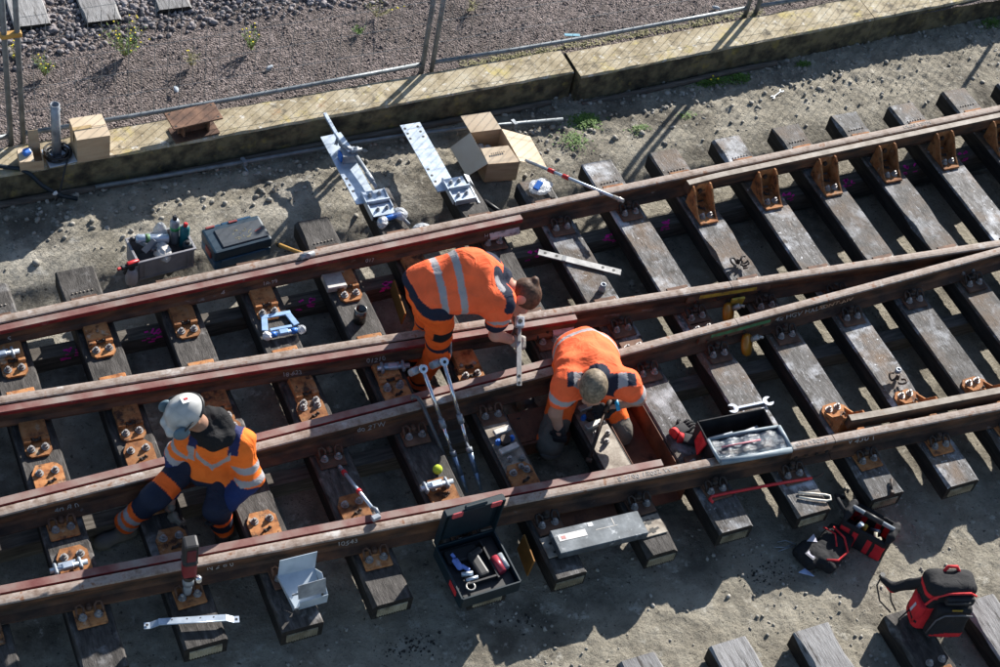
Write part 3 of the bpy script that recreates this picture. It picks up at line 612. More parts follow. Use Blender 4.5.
# chalk writing on the rails
def chalk(s, rl, f, x, z, size, off=-.012, tilt=R(80), sx=1.0, m=None):
    a = math.atan2(f(x + .1) - f(x - .1), .2); text('chalk_writing', s, size, m or CHALK, rl, (x, f(x) + off, z), (tilt, 0, a), sx=sx)
chalk('18·29', RL1, r1, 1.98, .075, .05, -.096); chalk('017', RL1, r1, 2.75, .085, .045, -.096); chalk('4', RL1, r1, 1.63, .075, .055, -.096); chalk('S', RL1, r1, .13, .075, .055, -.096); chalk('H 2 E4', RL1, r1, 3.75, .075, .05, -.096)
chalk('18·623', RL2, r2, 1.86, .085, .05, -.096); chalk('01210', RL2, r2, 2.46, .085, .055, -.096)
chalk('do 2TW', RL3, r3, 2.22, .09, .06, -.014); chalk('40 8 0', RL3, r3, .16, .06, .06, -.014)
chalk('4x HGV HAL 5', RL3b, r3, 5.72, .09, .058, -.014, sx=1.25); chalk('SONT-AIV', RL3b, r3, 6.02, .125, .05, -.036, R(85), sx=1.4, m=CHALKO)
chalk('V 430 T', RL4b, r4, 5.50, .155, .06, -.037, R(75), sx=1.2); chalk('N 2 8 0', RL4, r4, .93, .11, .055, -.014); chalk('10543', RL4, r4, 1.75, .09, .055, -.014); chalk('S 2700 15002 W', RL4, r4, 3.82, .194, .045, 0, 0, sx=1.3)
chalk('HALI H VSONT', RL4, r4, 5.08, .194, .04, 0, 0, sx=1.2); chalk('UKAS VSON', RL1, r1, 7.75, .194, .04, .0, 0, sx=1.3)
# ================================================================== FENCE
def fy(x): return 4.00 + .030 * x
def fpanel(xa, xb, lab, HL=1.14, HR=1.14, top=True):
    t = thing('mesh_fence', lab, 'fence', (xa, fy(xa), .03), (0, 0, math.atan(.03)), 'mobile mesh fence panels on the kerb')
    L = xb - xa; H = min(HL, HR)
    for x, hh in ((.0, HL), (L, HR)): b = MB(); b.cyl((x, 0, 0), (x, 0, hh), .021, 10); b.build('post', FENCE, t)
    b = MB(); b.tube([(0, 0, .09), (L * .25, 0, .075), (L * .5, 0, .07), (L * .75, 0, .078), (L, 0, .09)], .019, 10); b.build('bottom_rail', FENCE, t)
    if top: b = MB(); b.cyl((0, 0, H), (L, 0, H), .021, 10); b.build('top_rail', FENCE, t)
    V = []; F = []
    def wire(a, c, r):
        a = Vector(a); c = Vector(c); d = (c - a).normalized(); x = d.cross(Vector((0, 1, 0))).normalized() * r; y = Vector((0, r, 0)); n = len(V)
        for p in (a, c):
            for q in (x, y, -x, -y): V.append(tuple(p + q))
        for i in range(4): F.append((n + i, n + (i + 1) % 4, n + 4 + (i + 1) % 4, n + 4 + i))
    for i in range(1, int(L / .10)): wire((i * .10, 0, .08), (i * .10, 0, H), .0021)
    for i in range(1, 9): wire((0, 0, .08 + i * .22), (L, 0, .08 + i * .22), .0022)
    from_np('wire_mesh', np.array(V), np.array(F), FENCE, parent=t, kind='stuff')
    return t
F1 = fpanel(-2.85, .575, 'mesh fence panel at the left edge ending in paired grey posts', 2.0, 2.0)
F2 = fpanel(.665, 3.925, 'mesh fence panel behind the cardboard boxes on the left edge beam', 2.0, 1.14, False)
F3 = fpanel(4.015, 7.09, 'mesh fence panel over the joint of the edge beams')
F4 = fpanel(7.20, 10.5, 'mesh fence panel at upper right, mostly outside the photo')
for xa, l in ((.575, F1), (3.925, F2), (7.09, F3)):
    b = MB(); b.box((0, 0, 0), (.15, .055, .04), bev=.008); 
    o = b.build('fence_clamp', [WOODH], loc=(xa + .045, fy(xa + .045), 1.07), label={.575: 'brass coloured clamp joining the pair of fence posts at far left', 3.925: 'clamp joining the middle pair of fence posts', 7.09: 'clamp joining the right pair of fence posts'}[xa], cat='clamp', group='clamps joining fence posts')
# ================================================================== OLD TRACK BEYOND THE FENCE
for i, (x, y, a, wd, lab) in enumerate(((.93, 5.26, -.02, .29, 'old weathered sleeper behind the left fence posts'), (1.48, 5.20, -.02, .30, 'old split sleeper in ballast, second from the left fence posts'), (2.05, 5.24, -.01, .30, 'old weathered sleeper in ballast, third from left fence posts'), (2.65, 5.30, 0, .30, 'old weathered sleeper in ballast, fourth from left fence posts'), (3.26, 5.32, 0, .30, 'old sleeper in ballast, fifth from left fence posts, just out of view'))):
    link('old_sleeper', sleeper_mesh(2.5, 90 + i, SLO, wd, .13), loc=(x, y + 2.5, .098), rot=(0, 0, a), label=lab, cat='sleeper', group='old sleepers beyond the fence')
# second track panel at the bottom right
for i, (x, y, lab) in enumerate(((3.16, -1.32, 'old grey sleeper corner at the bottom edge, leftmost of the near row'), (3.79, -1.40, 'old grey sleeper at the bottom edge, second of the near row'), (4.385, -1.48, 'old grey sleeper with two bolts on it at the bottom edge'), (5.06, -1.56, 'dark sleeper under the red and black rucksack'), (5.66, -1.64, 'old sleeper just outside the bottom right corner'))):
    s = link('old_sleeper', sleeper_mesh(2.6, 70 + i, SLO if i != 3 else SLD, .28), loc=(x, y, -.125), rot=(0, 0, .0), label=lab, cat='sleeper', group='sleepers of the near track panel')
    if i in (2, 3):
        p_ = link('baseplate', PA_D if i == 2 else PA_O, s, (.14, -.36 - .02 * i, .002))
        for k in (-1, 1): link('bolt', BOLT_ME, p_, (k * .05, .0, .02))
# ================================================================== BOXES ON THE KERB
G = -.215
def carton(z0=-.21, z1=-.01):
    t = thing('cardboard_box', 'open cardboard carton with spread flaps standing on the ground before the edge beam', 'box', (4.2, 3.18, 0))
    q = lambda x, y, z: (x - 4.2, y - 3.18, z)
    FL, FR, BR, BL = (4.07, 3.02), (4.33, 2.985), (4.335, 3.37), (4.07, 3.385)
    for n, (a, c) in zip(('front', 'side', 'back', 'side'), ((FL, FR), (FR, BR), (BR, BL), (BL, FL))):
        b = MB(); b.sheet([q(*a, z0), q(*c, z0), q(*c, z1), q(*a, z1)], .005); b.build(n + '_panel', CARD, t)
    b = MB(); b.sheet([q(*FL, z0 + .004), q(*FR, z0 + .004), q(*BR, z0 + .004), q(*BL, z0 + .004)], .004); b.build('bottom', CARD, t)
    for pts in ([q(*BL, z1), q(*BR, z1), q(4.305, 3.545, .025), q(4.045, 3.553, .025)], [q(*FL, z1), q(*BL, z1), q(3.90, 3.365, -.12), q(3.906, 3.022, -.12)],
                [q(*BR, z1), q(*FR, z1), q(4.55, 2.92, -.065), q(4.565, 3.285, -.065)], [q(*FR, z1), q(*FL, z1), q(4.068, 3.177, .012), q(4.302, 3.158, .012)]):
        b = MB(); b.sheet(pts, .005); b.build('flap', CARDL, t)
    b = MB()
    for i in range(7): b.box(q(4.13 + .018 * i, 3.10, .0115), (.011, .014, .002), (.0, .05, -.08))
    b.build('print', plain('print_grey', (.16, .13, .10), .9), t, kind='stuff')
    b = MB(); b.sheet([q(4.19, 3.002, -.20), q(4.225, 2.998, -.20), q(4.225, 2.998, -.02), q(4.19, 3.002, -.02)], .003); b.build('tape', TAPE, t)
    b = MB(); r_ = random.Random(3)
    for i in range(9): b.ball(q(4.12 + .16 * r_.random(), 3.2 + .14 * r_.random(), -.15 + .04 * r_.random()), .035, (1, .8, .7), sub=1)
    tag(b.build('plastic_wrap', CLEAR, loc=(4.2, 3.18, 0)), 'crumpled clear plastic wrapping inside the open carton', 'packaging')
carton()
def closedbox():
    t = thing('cardboard_box', 'closed taped cardboard box standing on the left edge beam', 'box', (1.10, 3.80, .068), (0, 0, -.03))
    b = MB(); b.hull([(-.11, -.125, 0), (.13, -.12, 0), (.12, .11, 0), (-.115, .105, 0), (-.112, -.128, .225), (.133, -.12, .222), (.122, .112, .228), (-.118, .106, .226)]); b.build('body', CARD, t)
    b = MB(); b.sheet([(-.114, -.13, .228), (.135, -.122, .225), (.13, -.014, .236), (-.115, -.018, .236)], .004); b.build('flap', CARDL, t)
    b = MB(); b.sheet([(.13, -.008, .233), (.124, .114, .229), (-.12, .108, .228), (-.115, -.01, .233)], .004); b.build('flap', CARDL, t)
    b = MB(); b.sheet([(-.12, -.035, .2415), (.02, -.03, .2415), (.02, .005, .2405), (-.12, .0, .2405)], .001); b.sheet([(-.117, .002, .12), (-.119, -.036, .12), (-.121, -.036, .24), (-.12, .002, .24)], .0015); b.build('tape', TAPE, t)
closedbox()
def smallbox():
    t = thing('cardboard_box', 'small open cardboard box with upright flap and blue cloth on the edge beam', 'box', (.655, 3.745, .068), (0, 0, -.08))
    b = MB()
    for c, d in (((0, -.075, .045), (.17, .004, .09)), ((0, .075, .045), (.17, .004, .09)), ((-.083, 0, .045), (.004, .146, .09)), ((.083, 0, .045), (.004, .146, .09)), ((0, 0, .004), (.162, .146, .004))): b.box(c, d)
    b.build('body', CARD, t)
    b = MB(); b.sheet([(-.0, .078, .09), (.085, .078, .09), (.075, .11, .235), (.005, .11, .23)], .004); b.build('flap', CARD, t)
    b = MB(); b.sheet([(-.084, -.07, .09), (.02, -.072, .09), (.02, .07, .092), (-.084, .072, .092)], .004); b.build('flap', CARDL, t)
    b = MB(); b.box((-.02, 0, .075), (.055, .05, .05), (.2, .1, .3), .01, seg=2); tag(b.build('blue_cloth', BLUEB, loc=(.655, 3.76, .10)), 'bright blue rag lying in the small open cardboard box', 'rag')
smallbox()
def postpipe():
    t = thing('steel_post', 'short round galvanised tube standing upright on a square foot plate', 'post', (.86, 3.795, .068), (0, 0, .1))
    b = MB(); b.box((.01, -.02, .005), (.21, .20, .010), bev=.002); b.build('foot_plate', ZINC, t)
    b = MB(); b.lathe([(.034, .01), (.034, .50), (.029, .50), (.029, .42)], n=18); b.build('tube', ZINCD, t)
    b = MB(); b.tube([(.034, 0, .44), (.040, 0, .44)], .012, 8); b.build('bolt', ZINCD, t)
postpipe()
b = MB(); r_ = random.Random(4)
P = []
for i in range(90):
    a = i * .42; rr = .085 + .018 * math.sin(i * .31); P.append((.865 + rr * math.cos(a), 3.785 + rr * .9 * math.sin(a), .085 + .035 * (i / 90) + .012 * math.sin(i * .7)))
P += [(.92, 3.70, .10), (.89, 3.665, .055), (.85, 3.62, -.06), (.815, 3.585, -.14), (.79, 3.57, -.18)]
b.tube(P, .0075, 6); b.build('cable_coil', BLACKM, label='coil of thin black cable round the foot of the galvanised post', cat='cable')
b = MB(); b.tube([(.0, 3.82, .10), (.25, 3.79, .102), (.434, 3.745, .092), (.56, 3.70, .085), (.63, 3.655, .055), (.70, 3.62, -.04), (.77, 3.60, -.10), (.85, 3.585, -.16), (.95, 3.57, -.195)], .0165, 10)
hz = b.build('black_hose', DBLUE, label='thick black conduit hanging over the edge beam down to the ground at left', cat='hose')
b = MB(); b.box((.79, 3.59, -.115), (.035, .03, .03), (.3, .4, .2), .006); b.build('cable_tie', WHITE, hz)
def support():
    t = thing('steel_support', 'rusty short H section steel support lying on the left edge beam', 'steel block', (1.91, 3.825, .068), (0, 0, .10))
    b = MB(); b.box((.0, -.015, .007), (.36, .17, .013), bev=.002); b.build('foot_plate', BRUST, t)
    b = MB(); b.box((0, -.01, .075), (.26, .014, .13)); b.box((-.10, -.01, .075), (.012, .11, .13)); b.box((.10, -.01, .075), (.012, .11, .13)); b.build('web', BRUST, t)
    b = MB(); b.box((0, 0, .147), (.40, .19, .014), bev=.002); b.build('top_plate', BRUST, t)
    for i, (x, y) in enumerate(((-.17, -.07), (.17, -.07), (-.17, .07), (.17, .07))):
        b = MB(); b.lathe([(.009, 0), (.009, .001)], (x, y, .1545), 8); b.build('bolt_hole', GREASE, t)
support()
# ================================================================== GALVANISED ASSEMBLIES ON THE TWO JOINT SLEEPERS
def boltrow(t, pts, z):
    for x, y in pts:
        b = MB(); b.lathe([(.018, 0), (.018, .004)], (x, y, z), 12); b.hexa((x, y, z + .004), .014, .014); b.cyl((x, y, z + .018), (x, y, z + .032), .009, 8); b.build('bolt', ZINCD, t)
def plate2():
    t = thing('steel_plate', 'long galvanised plate with bolted bracket and holes lying beside the open carton', 'plate', (3.70, 2.75, .004))
    q = lambda x, y, z: (x - 3.70, y - 2.75, z)
    b = MB(); b.sheet([q(3.545, 2.80, .0), q(3.71, 2.80, .0), q(3.70, 3.575, .0), q(3.53, 3.575, .0)], .010); b.build('plate', ZINC, t)
    for x, y in ((3.555, 3.53), (3.555, 3.47), (3.555, 3.41), (3.665, 3.53), (3.665, 3.47), (3.665, 3.41), (3.565, 3.05), (3.568, 2.98), (3.57, 2.91)):
        b = MB(); b.lathe([(.0115, 0), (.0115, .001)], q(x, y, .0105), 10); b.build('hole', GREASE, t)
    b = MB(); b.box(q(3.70, 2.83, .035), (.17, .12, .012), bev=.002); b.box(q(3.71, 2.70, .028), (.17, .12, .012), bev=.002); b.box(q(3.705, 2.765, .045), (.17, .012, .05)); b.box(q(3.71, 2.635, .03), (.17, .01, .05)); b.box(q(3.615, 2.77, .03), (.008, .25, .05)); b.build('bracket', ZINC, t)
    b = MB(); b.box(q(3.84, 2.78, -.01), (.05, .32, .008), (0, .5, -.03)); b.build('side_strip', ZINCD, t)
    boltrow(t, [q(3.665, 2.835, 0)[:2], q(3.735, 2.84, 0)[:2]], .041); boltrow(t, [q(3.675, 2.70, 0)[:2], q(3.745, 2.705, 0)[:2]], .034)
plate2()
def plate1():
    t = thing('lock_assembly', 'galvanised clamp lock with rods, bolted bracket and long plate on the joint sleeper', 'lock mechanism', (3.05, 2.75, .004))
    q = lambda x, y, z: (x - 3.05, y - 2.75, z)
    b = MB(); b.sheet([q(2.885, 2.82, 0), q(3.06, 2.82, 0), q(3.035, 3.60, 0), q(2.865, 3.59, 0)], .010); b.build('plate', ZINC, t)
    for x, y in ((2.905, 3.10), (2.905, 3.03), (2.908, 2.96)):
        b = MB(); b.lathe([(.0115, 0), (.0115, .001)], q(x, y, .0105), 10); b.build('hole', GREASE, t)
    b = MB(); b.hull([q(2.93, 3.26, .012), q(3.05, 3.25, .012), q(3.06, 3.34, .012), q(2.94, 3.36, .012), q(2.93, 3.26, .085), q(3.05, 3.25, .085), q(3.05, 3.34, .10), q(2.94, 3.36, .10)]); b.build('housing', ZINCD, t)
    b = MB(); b.box(q(2.925, 3.31, .05), (.014, .07, .06)); b.build('label_plate', BLUEB, t)
    b = MB(); b.box(q(2.955, 3.55, .10), (.030, .36, .02), (.12, 0, .10), .003); b.box(q(2.985, 3.40, .10), (.05, .22, .016), (0, .0, .14), .003); b.build('lever', ZINC, t)
    b = MB(); b.tube([q(2.93, 3.43, .06), q(2.96, 3.47, .09), q(2.95, 3.38, .10), q(2.98, 3.33, .11), q(3.01, 3.30, .10)], .016, 8); b.ball(q(3.06, 3.31, .09), .03, (1, 1, .8), sub=1); b.cyl(q(3.0, 3.28, .10), q(3.09, 3.29, .11), .012, 8); b.build('crank', ZINCD, t)
    b = MB(); b.tube([q(3.035, 3.26, .075), q(3.055, 3.08, .072), q(3.065, 2.90, .075)], [.017, .017, .014], 10); b.tube([q(3.052, 3.06, .073), q(3.06, 2.96, .075)], .022, 10); b.build('rod', ZINCD, t)
    b = MB(); b.box(q(3.035, 2.845, .035), (.18, .12, .012), bev=.002); b.box(q(3.045, 2.70, .030), (.18, .12, .012), bev=.002); b.box(q(3.04, 2.775, .045), (.18, .012, .05)); b.box(q(2.948, 2.77, .025), (.008, .26, .06)); b.box(q(3.13, 2.80, .025), (.006, .20, .06)); b.build('bracket', ZINC, t)
    boltrow(t, [q(3.00, 2.85, 0)[:2], q(3.075, 2.855, 0)[:2]], .041); boltrow(t, [q(3.01, 2.70, 0)[:2], q(3.085, 2.705, 0)[:2]], .036)
    b = MB(); b.cyl(q(2.98, 2.585, .04), q(3.16, 2.61, .045), .02, 10); b.build('pin', BLUEB, t)
    b = MB(); b.cyl(q(3.14, 2.68, .03), q(3.19, 2.50, .03), .014, 8); b.build('tail_rod', ZINCD, t)
plate1()
def crumple(name, c, r, sc, lab, seed, mat=CLEAR, cat='plastic bag', parent=None):
    bm = bmesh.new(); bmesh.ops.create_icosphere(bm, subdivisions=3, radius=1); rs_ = np.random.RandomState(seed); K = rs_.randn(9, 3) * 3; ph = rs_.rand(9) * 6
    for v in bm.verts:
        p = np.array(v.co[:]); f = sum(abs(math.sin(K[i] @ p + ph[i])) for i in range(9)) / 9
        v.co = Vector((p[0] * sc[0], p[1] * sc[1], max(p[2], -.75) * sc[2])) * r * (.62 + .62 * f)
    me = bpy.data.meshes.new(name); bm.to_mesh(me); bm.free(); me.materials.append(mat)
    return link(name, me, parent, c, (0, 0, seed), lab, None if parent else cat)
crumple('plastic_bag', (2.995, 2.565, .045), .05, (1.1, .8, .8), 'crumpled clear bag wrapped round the left end of the blue lock pin', 1)
crumple('plastic_bag', (3.16, 2.61, .05), .055, (1, .9, .8), 'crumpled clear bag wrapped round the right end of the blue lock pin', 2)
crumple('plastic_bag', (3.275, 2.45, .03), .055, (1.3, .8, .6), 'small clear plastic bag lying behind the red blade, next to the lock assembly', 3)
o = crumple('plastic_bag', (4.35, 2.64, .035), .08, (1.0, 1.3, .32), 'white and blue plastic packet lying on a sleeper below the open carton', 5)
b = MB(); b.box((.0, -.03, .028), (.05, .09, .02), (.2, 0, .4), .006); b.build('print', BLUEB, o)
b = MB(); b.cyl((3.965, 2.82, -.19), (4.065, 2.63, -.19), .019, 10); b.build('black_tube', BLACKM, label='short black tube lying on the ground below the open carton', cat='tube')
# ================================================================== CRATE, CASE, HAND TOOLS ON THE FAR SIDE
def crate():
    t = thing('plastic_crate', 'dusty grey plastic crate full of spray cans standing by the farthest rail', 'crate', (1.372, 2.82, -.222), (0, 0, .085))
    w_, d_, h_ = .42, .235, .19
    b = MB()
    b.box((0, -d_ / 2, h_ / 2), (w_, .008, h_)); b.box((0, d_ / 2, h_ / 2), (w_, .008, h_)); b.box((-w_ / 2, 0, h_ / 2), (.008, d_, h_)); b.box((w_ / 2, 0, h_ / 2), (.008, d_, h_)); b.box((0, 0, .006), (w_, d_, .008)); b.build('shell', GREYP, t)
    b = MB()
    for c, d in (((0, -d_ / 2 - .006, h_), (w_ + .03, .02, .014)), ((0, d_ / 2 + .006, h_), (w_ + .03, .02, .014)), ((-w_ / 2 - .006, 0, h_), (.02, d_ + .02, .013)), ((w_ / 2 + .006, 0, h_), (.02, d_ + .02, .013))): b.box(c, d, bev=.003)
    b.build('rim', GREYP, t)
    b = MB()
    for x in (-.20, -.165, .165, .20): b.box((x, -d_ / 2 - .007, h_ / 2), (.008, .010, h_ - .02))
    b.box((0, -d_ / 2 - .006, .012), (w_, .008, .016)); b.build('rib', GREYP, t)
crate()
def can(c, ax, r, h, body, cap, lab, cat='spray can', ring=None):
    t = thing('spray_can', lab, cat, c); m = Vector((0, 0, 1)).rotation_difference(Vector(ax).normalized()).to_matrix().to_4x4()
    b = MB(); b.lathe([(r * .92, 0), (r, .006), (r, h * .78), (r * .8, h * .84), (r * .5, h * .87)], n=16, mat=m); b.build('body', body, t)
    b = MB(); b.lathe([(r * .5, h * .87), (r * .5, h * .96), (r * .3, h)], n=12, mat=m); b.build('cap', cap, t)
    if ring: b = MB(); b.lathe([(r * 1.02, h * .5), (r * 1.02, h * .62)], n=16, mat=m); b.build('label_band', ring, t)
GRNL = plain('green_label', (.04, .28, .10), .4)
can((1.50, 2.90, -.12), (.0, .04, 1), .036, .26, ZINCD, BLACKM, 'tall silver spray can with green band, upright in the crate', ring=GRNL)
can((1.555, 2.86, -.14), (.05, 0, 1), .034, .24, plain('teal_label', (.01, .13, .15), .4), REDP, 'teal bottle with red cap, upright in the crate', 'bottle')
can((1.555, 2.77, -.13), (.0, -.05, 1), .036, .14, DBLUE, BLACKM, 'short dark jar at the right end of the crate', 'jar')
can((1.44, 2.86, -.03), (-1, .10, .12), .036, .28, ZINC, BLACKM, 'silver spray can with green ring lying across the crate', ring=GREEN)
crumple('rag', (1.37, 2.77, -.06), .085, (1.1, .7, .6), 'pale crumpled paper rag in the front of the crate', 8, plain('pale_rag', (.55, .52, .48), .9), 'rag')
crumple('plastic_bag', (1.40, 2.93, -.02), .07, (.7, .6, 1.2), 'clear plastic bag sticking up at the back of the crate', 9)
b = MB(); b.box((1.255, 2.84, -.02), (.05, .20, .03), (0, .5, .7), .006); b.box((1.28, 2.79, .0), (.12, .05, .012), (.2, -.3, .5), .003); b.build('trowel', plain('dark_steel', (.10, .11, .13), .35, .5), label='dark steel trowel leaning in the left end of the crate', cat='trowel')
def sprayer():
    t = thing('spray_bottle', 'pale trigger spray bottle with red nozzle hanging on the left side of the crate', 'spray bottle', (1.118, 2.675, -.222), (0, 0, .3))
    b = MB(); b.lathe([(.040, 0), (.046, .02), (.046, .10), (.036, .135), (.018, .15)], n=16); b.build('bottle', plain('cloudy_plastic', (.40, .37, .38), .4), t)
    b = MB(); b.lathe([(.025, .15), (.025, .175)], n=12); b.box((-.02, 0, .19), (.14, .035, .035), (0, .15, 0), .008); b.box((-.05, 0, .155), (.015, .02, .06), (0, .4, 0)); b.build('trigger_head', BLACKM, t)
    b = MB(); b.box((.01, 0, .212), (.10, .03, .018), (0, .15, 0), .006); b.cyl((-.09, 0, .20), (-.115, 0, .205), .011, 8); b.build('nozzle', REDP, t)
sprayer()
def bluecase():
    t = thing('tool_case', 'closed dark blue tool case lying on the concrete beside the crate', 'tool case', (1.935, 2.785, -.22), (0, 0, .10))
    w_, d_ = .45, .255
    b = MB(); b.box((0, 0, .045), (w_, d_, .09), bev=.014, seg=2); b.build('bottom_shell', BLUE, t)
    b = MB(); b.box((0, 0, .14), (w_ + .006, d_ + .006, .095), bev=.016, seg=2); b.build('lid', plain('case_teal', (.009, .032, .055), .45), t)
    b = MB(); b.box((.03, -.01, .192), (.36, .185, .012), bev=.005); b.build('lid_panel', plain('scuffed_panel', (.04, .05, .062), .5), t)
    b = MB(); b.box((.05, .135, .165), (.24, .03, .04), bev=.008); b.box((-.13, .135, .165), (.12, .03, .03), bev=.008); b.build('handle', BLUE, t)
    for x in (-.16, .02): b = MB(); b.box((x, .125, .192), (.07, .02, .006), bev=.002); b.build('latch', plain('dull_latch_red', (.22, .03, .03), .5), t)
    b = MB(); b.box((-.228, -.02, .10), (.012, .10, .06), bev=.004); b.build('side_latch', plain('dull_latch_red', (.22, .03, .03), .5), t)
    b = MB(); b.box((0, -.131, .08), (.35, .012, .035), (0, 0, 0), .004); b.build('front_rib', BLUE, t)
    b = MB(); b.box((.16, -.02, .1985), (.06, .008, .002), (0, 0, .3)); b.build('logo_strip', plain('dull_latch_red', (.22, .03, .03), .5), t)
    r_ = random.Random(5); 
    for i in range(3):
        b = MB()
        for j in range(6): b.box((-.03 + .14 * r_.random(), -.07 + .10 * r_.random(), .1985), (.010 + .02 * r_.random(), .005, .0015), (0, 0, r_.random() * 3))
        b.build('paint_speck', plain('yellow_speck', (.20, .18, .11), .8), t)
bluecase()
def hammer():
    t = thing('hammer', 'hammer with yellow handle leaning from the ground onto the farthest rail', 'hammer', (2.214, 2.675, -.10))
    e = Vector((.064, -.445, .31))
    b = MB(); b.tube([(0, 0, 0), e * .5, e * .92], [.016, .014, .017], 10); b.build('handle', WOODH, t)
    b = MB(); b.tube([e * .05, e * .10], .021, 10); b.build('grip_ring', BLACKM, t)
    b = MB(); d = Vector((.9, .2, -.1)).normalized(); b.cyl(e * .96 - d * .05, e * .96 + d * .06, .022, 10); b.tube([e * .9, e * 1.0], .02, 8); b.build('head', ZINCD, t)
hammer()
def torque(p0, p1, rings, lab, hook=False):
    t = thing('torque_bar', lab, 'torque wrench', p0); e = Vector(p1) - Vector(p0)
    b = MB(); b.tube([(0, 0, 0), e * .93], .0125, 10); b.build('shaft', ZINC, t)
    for a in rings: b = MB(); b.tube([e * (a - .03), e * (a + .03)], .018, 12); b.build('grip_ring', REDP, t)
    if hook:
        b = MB(); b.tube([e * -.06, e * .0], .014, 8); b.tube([e * .93, e * .97 + Vector((.012, -.01, .012)), e + Vector((.015, -.035, 0))], .014, 8); b.box(e + Vector((-.01, -.05, .0)), (.06, .04, .03), (0, 0, .2), .006); b.build('head', ZINCD, t)
    else: b = MB(); b.ball(e * .96, .021, (1, 1, 1), sub=2); b.tube([e * .90, e * 1.0], .016, 8); b.build('head', STEEL, t)
torque((4.372, 2.968, .01), (4.80, 2.15, .245), (.27, .42), 'silver bar with two red rings leaning from the carton flap onto the farthest rail')
torque((1.928, .50, .035), (1.955, .0, .225), (.10, .55), 'silver bar with two red rings and hooked end leaning on the nearest rail', True)
b = MB(); c1, c2 = Vector((4.055, 2.01, .012)), Vector((4.592, 1.652, .012)); d = (c2 - c1); a = math.atan2(d.y, d.x)
o = thing('flat_bar', 'pale drilled steel flat bar lying across a sleeper beyond the second rail', 'flat bar', (c1 + c2) / 2, (0, 0, a))
b.box((0, 0, 0), (d.length, .062, .012), bev=.002); b.build('bar', WSTEEL, o)
for x in (-.27, -.18, .18, .265): b = MB(); b.lathe([(.012, 0), (.012, .0012)], (x, .004, .0062), 10); b.build('hole', GREASE, o)
b = MB(); b.box((-.12, 0, .007), (.03, .055, .003)); b.build('tape_mark', plain('grey_tape', (.2, .21, .22)), o)
b = MB(); b.lathe([(.028, .002), (.028, .03), (.023, .035), (.023, .075), (.014, .075), (.014, .05)], n=14); b.build('socket', ZINCD, loc=(4.37, 1.53, 0), label='small steel wrench socket standing on the sleeper below the drilled flat bar', cat='socket')
b = MB(); b.lathe([(.046, .002), (.046, .13), (.038, .13), (.038, .06)], n=18); b.build('socket', plain('dark_chrome', (.10, .095, .09), .25, .7), loc=(2.505, 1.72, 0), label='large dark tube socket standing on a sleeper left of the bent worker', cat='socket')
b = MB(); b.box((0, 0, .03), (.15, .145, .05), (0, .03, .0), .006); b.build('steel_block', STEEL, loc=(2.44, 2.085, .012), label='square pale steel block lying on the sleeper left of the bent worker', cat='block')
def lockframe(c, rz, lab, blue=True, frame=True):
    t = thing('roller_clamp', lab, 'clamp', c, (0, 0, rz)); 
    if frame:
        b = MB()
        for x in (-.10, .10): b.box((x, .02, .012), (.045, .13, .016), (0, 0, -.25 if x < 0 else .25), .003)
        b.box((0, .08, .014), (.22, .035, .014), bev=.003); b.box((0, -.045, .014), (.16, .025, .012), bev=.003); b.build('frame', plain('blue_zinc', (.30, .45, .66), .4, .3), t)
    y = -.105 if frame else 0
    b = MB(); b.cyl((-.11, y, .03), (.12, y, .03), .018, 10); b.box((0, y - .0, .035), (.07, .045, .035), bev=.006); b.build('roller', plain('blue_zinc', (.30, .45, .66), .4, .3) if blue else ZINC, t)
    if blue:
        for x in (-.075, .075): b = MB(); b.cyl((x - .02, y, .03), (x + .02, y, .03), .022, 10); b.build('sleeve', BLUEB, t)
        for x, m in ((-.12, WHITE), (.13, CLEAR)): crumple('wrap', (x, y, .03), .035, (1, .9, .9), None, int(x * 100) + 30, m, parent=t)
    else:
        for x in (-.075, .075): b = MB(); b.box((x, 0, .03), (.022, .085, .045), bev=.008); b.build('cheek', ZINCD, t)
        b = MB(); b.box((0, .03, .025), (.11, .02, .02), bev=.004); b.build('cross_bar', ZINC, t)
    return t
lockframe((1.94, 1.83, .006), -.02, 'blue zinc clamp frame with wrapped roller lying on a sleeper behind the second rail')
lockframe((2.555, 1.20, .045), -.15, 'small zinc roller clamp on a sleeper just left of the bent worker', False, False)
lockframe((.05, 2.0, .045), 0, 'small zinc roller clamp at the left edge by the farthest rail', False, False)
lockframe((.06, .245, .045), .02, 'small zinc roller clamp on the leftmost sleeper behind the nearest rail', False, False)
lockframe((2.47, .17, .045), .0, 'small zinc roller clamp below the tennis ball', False, False)
b = MB(); b.ball((0, 0, 0), .034, sub=3); b.build('tennis_ball', BALLM, loc=(2.545, .315, .034), label='yellow green tennis ball on the sleeper above the open tool case', cat='ball')
